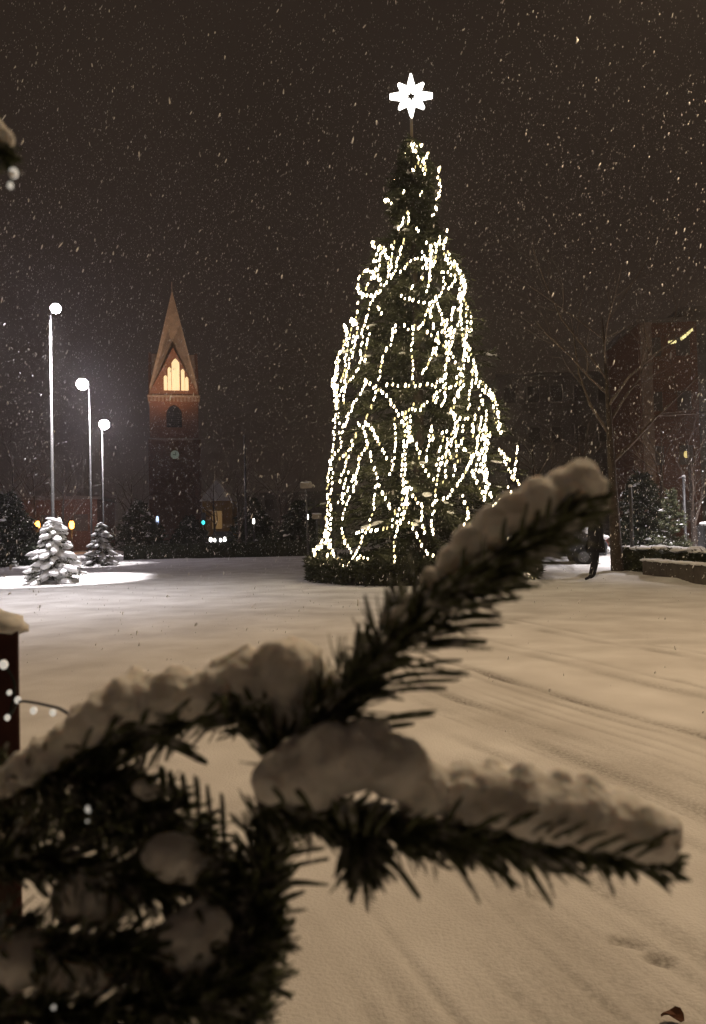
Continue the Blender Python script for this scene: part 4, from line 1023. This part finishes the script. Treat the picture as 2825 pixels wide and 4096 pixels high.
# right horizontal shoot
B2 = [(1040,3200,0.45),(1250,3260,0.445),(1500,3300,0.44),(1750,3330,0.44),(2050,3370,0.44),(2350,3410,0.44),(2630,3440,0.44)]
shoot(B2, 0.0036, 0.0024, 1000, 0.0265, S([(1200,3080,128),(1330,3030,134),(1460,3015,130),(1590,3065,124),(1690,3140,108),(1270,3130,100),(1660,3210,70),(1100,3120,88),(1420,3080,80),
      (1800,3170,98),(1880,3175,112),(1980,3190,122),(2100,3212,126),(2220,3234,128),(2340,3256,128),(2460,3290,122),(2570,3326,110),(2640,3372,74),(2660,3310,60),(1950,3235,70),(2150,3262,70),(2350,3290,70),(2520,3330,66)], 0.44),
      label='horizontal shoot to the right under thick snow', ang=(44, 14), wid=0.0034, LD=0.432,
      longs=[(1475,3385,1428,3560,32),(1500,3390,1640,3530,30),(1530,3400,1680,3585,26),(1790,3400,1915,3600,20),(1850,3400,2080,3545,30),(1960,3400,2055,3560,34),(2060,3400,2210,3622,20),(1990,3370,2200,3490,24),(2180,3440,2360,3530,26),(2380,3440,2460,3572,17),(2500,3450,2700,3532,20),(2560,3460,2680,3562,20),(2600,3430,2722,3385,20),(2640,3450,2720,3530,18),(1400,3400,1345,3500,24),(2300,3420,2420,3480,18),(1680,3410,1800,3480,22),(1420,3330,1400,3180,30,0.412),(1460,3330,1500,3200,30,0.412),(1500,3330,1560,3240,24,0.412),(1380,3300,1330,3200,24,0.412),(1250,3250,1180,3160,24,0.414),(1150,3230,1090,3150,22,0.42),(1620,3330,1700,3240,22,0.415),(1780,3310,1850,3190,20,0.414)] + [(x_, 3300 + (x_-1850)*0.13 + j_, x_ + 95 + j_*0.5, 3250 + (x_-1850)*0.13 + j_, 15, 0.416) for x_, j_ in zip(range(1850, 2640, 46), rng.uniform(-45, 55, 18))],
      twigs=[([(1400,3280,0.435),(1440,3380,0.425),(1430,3480,0.42)], 90)])
# left shoot
B3 = [(1120,3080,0.47),(1040,2880,0.48),(850,2850,0.49),(640,2910,0.495),(420,2990,0.50),(180,3070,0.50),(-60,3130,0.51)]
shoot(B3, 0.0036, 0.0028, 620, 0.030, S([(1150,2690,122),(1190,2670,105),(1235,2760,92),(1235,2860,92),(1190,2960,92),(1140,3020,70),(1185,2820,118),(1110,2650,92),(1210,2930,95),(1000,2700,96),(905,2725,98),(830,2765,86),(705,2765,92),(605,2795,98),(505,2795,88),(420,2840,80),(345,2905,80),(270,2965,72),(545,2720,52),(1040,2780,70),(760,2820,60),(200,3010,74),(120,3070,66),(40,3120,66)], 0.487),
      label='left shoot carrying the tallest snow mounds', ang=(40, 13), wid=0.0034, LD=0.475,
      longs=[(640,2960,830,3055,34,0.47),(600,2940,780,2990,24,0.47),(700,2880,760,2800,20,0.462),(560,2900,600,2820,20,0.465),(420,2940,470,2860,18,0.468),(820,2850,900,2780,22,0.462),(960,2830,1080,2800,20,0.46),(330,2990,370,2910,18,0.47),(1010,2850,830,2870,16),(930,2870,1040,2830,20),(890,2780,905,2870,30,0.458),(1060,2960,900,2920,18)])
# stem running down and its needles
B4 = [(1130,3040,0.47),(1085,3250,0.465),(1050,3450,0.46),(1000,3680,0.455),(930,3900,0.45),(860,4200,0.45)]
shoot(B4[::-1], 0.0048, 0.0034, 520, 0.029, S([(1120,3220,34),(1040,3120,40)], 0.462), label='dark stem descending towards the bottom with few snow grains', ang=(48, 14), wid=0.0036, LD=0.452,
      longs=[(1096,3489,1316,3437,18),(1079,3560,1193,3472,22),(1114,3542,1316,3538,18),(1035,3656,1219,3568,22),(1070,3674,1228,3638,16),(982,3735,1184,3678,22),(1035,3760,1140,3796,26),(1050,3815,1160,3866,24),(1050,3890,1168,3902,22),(1044,3920,1168,3998,22),(1000,3990,1090,4080,24),(1090,3440,1300,3395,16)])
# hanging side shoots at left
B5 = [(-80,3120,0.50),(200,3110,0.49),(430,3140,0.48),(640,3250,0.475),(820,3390,0.47),(960,3540,0.465)]
shoot(B5, 0.0038, 0.0026, 620, 0.029, S([(560,3150,34),(600,3165,30)], 0.472), label='drooping shoot in shade at left', ang=(48, 14), wid=0.0034, LD=0.468,
      longs=[(680,3080,700,3220,26),(730,3090,760,3280,24),(790,3110,800,3330,22),(830,3140,850,3380,22),(890,3180,900,3440,20),(640,3060,660,3180,26)])
B6 = [(-80,3450,0.46),(150,3430,0.455),(400,3500,0.45),(640,3520,0.45),(850,3560,0.45),(980,3640,0.452)]
shoot(B6, 0.0038, 0.0026, 600, 0.030, S([(380,3560,112),(300,3600,82),(470,3600,74),(700,3425,84),(640,3410,70),(770,3465,62)], 0.450), label='lower left shoot with a round snow clump', ang=(46, 15), wid=0.0034)
B7 = [(-80,3760,0.44),(200,3800,0.435),(480,3800,0.43),(700,3840,0.43),(900,3830,0.435),(1060,3760,0.44)]
shoot(B7, 0.0040, 0.0028, 600, 0.030, S([(760,3760,124),(800,3850,115),(700,3860,100),(850,3700,70),(250,3860,96),(100,3830,106),(400,3880,88),(0,3800,96),(560,3900,60)], 0.436), label='lowest left shoot with a broad dim snow mound', ang=(46, 15), wid=0.0034)
B8 = [(-80,4050,0.43),(250,4060,0.425),(550,4040,0.42),(800,3990,0.42),(1000,3900,0.43)]
shoot(B8, 0.0042, 0.0030, 700, 0.031, None, label='dark shoot at the bottom left corner', ang=(46, 15))
B9 = [(880,4230,0.45),(960,4030,0.45),(1020,3850,0.45),(1060,3700,0.455)]
shoot(B9, 0.0036, 0.0024, 300, 0.030, None, label='short dark shoot with needles fanning right at the bottom', ang=(55, 12))
B10 = [(-60,3280,0.52),(200,3260,0.515),(450,3300,0.51),(700,3390,0.51)]
shoot(B10, 0.0036, 0.0026, 650, 0.030, S([(100,3300,46),(160,3285,42),(40,3310,40)], 0.515), label='shaded shoot behind the drooping one at left', ang=(48, 15))
# shoot above at the left edge
BT = [(-260,560,0.52),(-140,570,0.515),(-60,590,0.51),(0,620,0.508)]
shoot(BT, 0.0034, 0.0024, 260, 0.022, S([(-20,525,42),(25,550,32),(-70,510,50),(45,575,20),(50,695,18)], 0.505), label='upper shoot tip at the left edge with a patch of snow', ang=(46, 15))
# trunk side limbs that carry the shoots (outside the view, to the left)
for (px, py, D, zt) in [(-80,3120,0.50,1.22),(-80,3450,0.46,1.10),(-80,3760,0.44,1.0),(-80,4050,0.43,0.93),(-260,560,0.52,1.62),(860,4200,0.45,0.85),(-60,3280,0.52,1.17),(880,4230,0.45,0.87)]:
    e = np.array(dep(px, py, D)[:]); s0 = np.array([FT.x, FT.y, zt])
    m = MB(); mid = (s0+e)/2 + np.array([0, 0, -0.03]); tube(m, crom([s0, mid, e], 12), list(np.linspace(0.008, 0.0045, 12)), 7); m.build('limb', M_TWIG, fir, True, origin=FT)

# fairy lights running from the post into the fir
fs = dep(10, 2640, 0.95)
fl_ = empty('fairy_lights', fs, 'thin cable with a few small lit bulbs from the wooden post to the near fir', 'string lights')
cp = [(-60,2600,0.93),(15,2660,0.93),(60,2740,0.93),(40,2860,0.92),(75,2810,0.90),(120,2808,0.86),(190,2822,0.80),(250,2840,0.74),(300,2890,0.66),(330,3050,0.52),(352,3210,0.455),(420,3260,0.45)]
Q = crom([np.array(dep(x, y, D)[:]) for x, y, D in cp], 70)
m = MB(); tube(m, Q, 0.0016, 5); m.build('cable', M_WIRE, fl_, origin=fs)
for x, y, D, r_ in [(15,2658,0.92,22),(38,2770,0.915,13),(72,2800,0.90,17),(30,2870,0.91,15),(135,2842,0.85,18),(212,2850,0.79,17),(272,2882,0.73,12),(355,3236,0.45,15),(350,3285,0.45,6),(215,4030,0.41,9)]:
    g = MB(); c = dep(x, y, D); rm = r_*D/F*0.8
    blob(g, c, (rm, rm, rm*1.15), ICO1, 0.03); g.build('bulb', M_NEARB, fl_, True, origin=fs)
for x, y, r_ in [(55,690,20),(42,742,13)]:
    pass
fu = dep(30, 640, 0.505)
fu_ = empty('fairy_lights', fu, 'two small lit bulbs on a cable from the shoot tip at the upper left edge', 'string lights')
m = MB(); tube(m, [np.array(dep(x, y, 0.507)[:]) for x, y in [(-40,600),(20,640),(50,680),(44,740)]], 0.0014, 5); m.build('cable', M_WIRE, fu_, origin=fu)
for x, y, r_ in [(55,692,17),(42,742,11)]:
    g = MB(); c = dep(x, y, 0.503); rm = r_*0.503/F; blob(g, c, (rm, rm, rm*1.3), ICO1, 0.03); g.build('bulb', M_NEARB, fu_, True, origin=fu)

# fallen leaf at the lower right
lf = gp(2690, 4075); lo_ = MB(); t = np.linspace(0, 2*math.pi, 12, endpoint=False)
V = [(0.035*math.cos(a), 0.02*math.sin(a)*(1+0.3*math.cos(a)), 0.012 + 0.012*math.sin(2*a)) for a in t]; V2 = [(x, y, z+0.002) for x, y, z in V]
lo_.add(V + V2, [tuple(range(11,-1,-1)), tuple(range(12,24))] + [(i, (i+1) % 12, (i+1) % 12+12, i+12) for i in range(12)])
o = lo_.build('fallen_leaf', mat('dead_leaf', (0.09, 0.035, 0.015), 0.8, var=0.3, scale=60)); o.location = lf
tag(o, 'small dark brown dead leaf on the snow at the lower right', 'leaf')

# ------------------------------------------------------------------ falling snow
NF = 150000
fx = rng.uniform(-17, 15, NF); fy = rng.uniform(0.5, 34, NF); fz = rng.uniform(0.05, 17, NF)
ok = (fx**2 + fy**2 + (fz-1.5)**2) > 7.0**2
fx, fy, fz = fx[ok], fy[ok], fz[ok]; NF = len(fx)
NN = 320                                               # a few small flakes close to the lens
fx = np.r_[fx, rng.uniform(-1.6, 1.6, NN)]; fy = np.r_[fy, rng.uniform(1.3, 3.2, NN)]; fz = np.r_[fz, rng.uniform(0.9, 3.6, NN)]; NF += NN
v0, f0 = ICO0; nv0 = len(v0)
sz = rng.lognormal(math.log(0.0040), 0.32, NF)
sz[-NN:] = rng.uniform(0.0012, 0.0024, NN)
sz *= np.where((np.sqrt(fx**2 + fy**2 + (fz-1.5)**2) > 9) & (rng.uniform(0, 1, NF) < 0.07), 2.1, 1.0)
Vn = v0[None]*(1 + rng.normal(0, 0.18, (NF, nv0, 1)))
Vn = Vn*np.stack([sz*0.8, sz*0.8, sz*rng.uniform(1.8, 3.6, NF)], 1)[:, None, :]
tl = R(14) + rng.normal(0, 0.2, NF); ca, sa = np.cos(tl)[:, None], np.sin(tl)[:, None]
x_ = Vn[..., 0]*ca + Vn[..., 2]*sa; z_ = -Vn[..., 0]*sa + Vn[..., 2]*ca
Vn = np.stack([x_ + fx[:, None], Vn[..., 1] + fy[:, None], z_ + fz[:, None]], -1).reshape(-1, 3)
fa = (np.array(f0)[None] + (np.arange(NF)*nv0)[:, None, None]).reshape(-1, 3)
me = bpy.data.meshes.new('falling_snow')
me.vertices.add(len(Vn)); me.vertices.foreach_set('co', Vn.ravel())
me.loops.add(fa.size); me.loops.foreach_set('vertex_index', fa.ravel().astype(np.int32))
me.polygons.add(len(fa)); me.polygons.foreach_set('loop_start', np.arange(0, fa.size, 3, dtype=np.int32))
me.polygons.foreach_set('use_smooth', np.ones(len(fa), bool)); me.update(calc_edges=True); me.materials.append(M_FLAKE)
o = bpy.data.objects.new('falling_snow', me); COL.objects.link(o)
tag(o, 'snowflakes falling across the whole square', 'snow', kind='stuff')

# ------------------------------------------------------------------ haze
if HAZE > 0:
    m = MB(); box(m, (0, 235, 24.0), (604, 534, 50.0)); 
    hm = bpy.data.materials.new('haze'); hm.use_nodes = True; n = hm.node_tree; n.nodes.clear()
    ou = n.nodes.new('ShaderNodeOutputMaterial'); pv = n.nodes.new('ShaderNodeVolumePrincipled')
    pv.inputs['Color'].default_value = (0.85, 0.82, 0.82, 1); pv.inputs['Density'].default_value = HAZE; pv.inputs['Anisotropy'].default_value = 0.78
    n.links.new(pv.outputs[0], ou.inputs['Volume'])
    o = m.build('haze', hm); tag(o, 'thin snowy haze over the whole square', 'haze', kind='stuff')
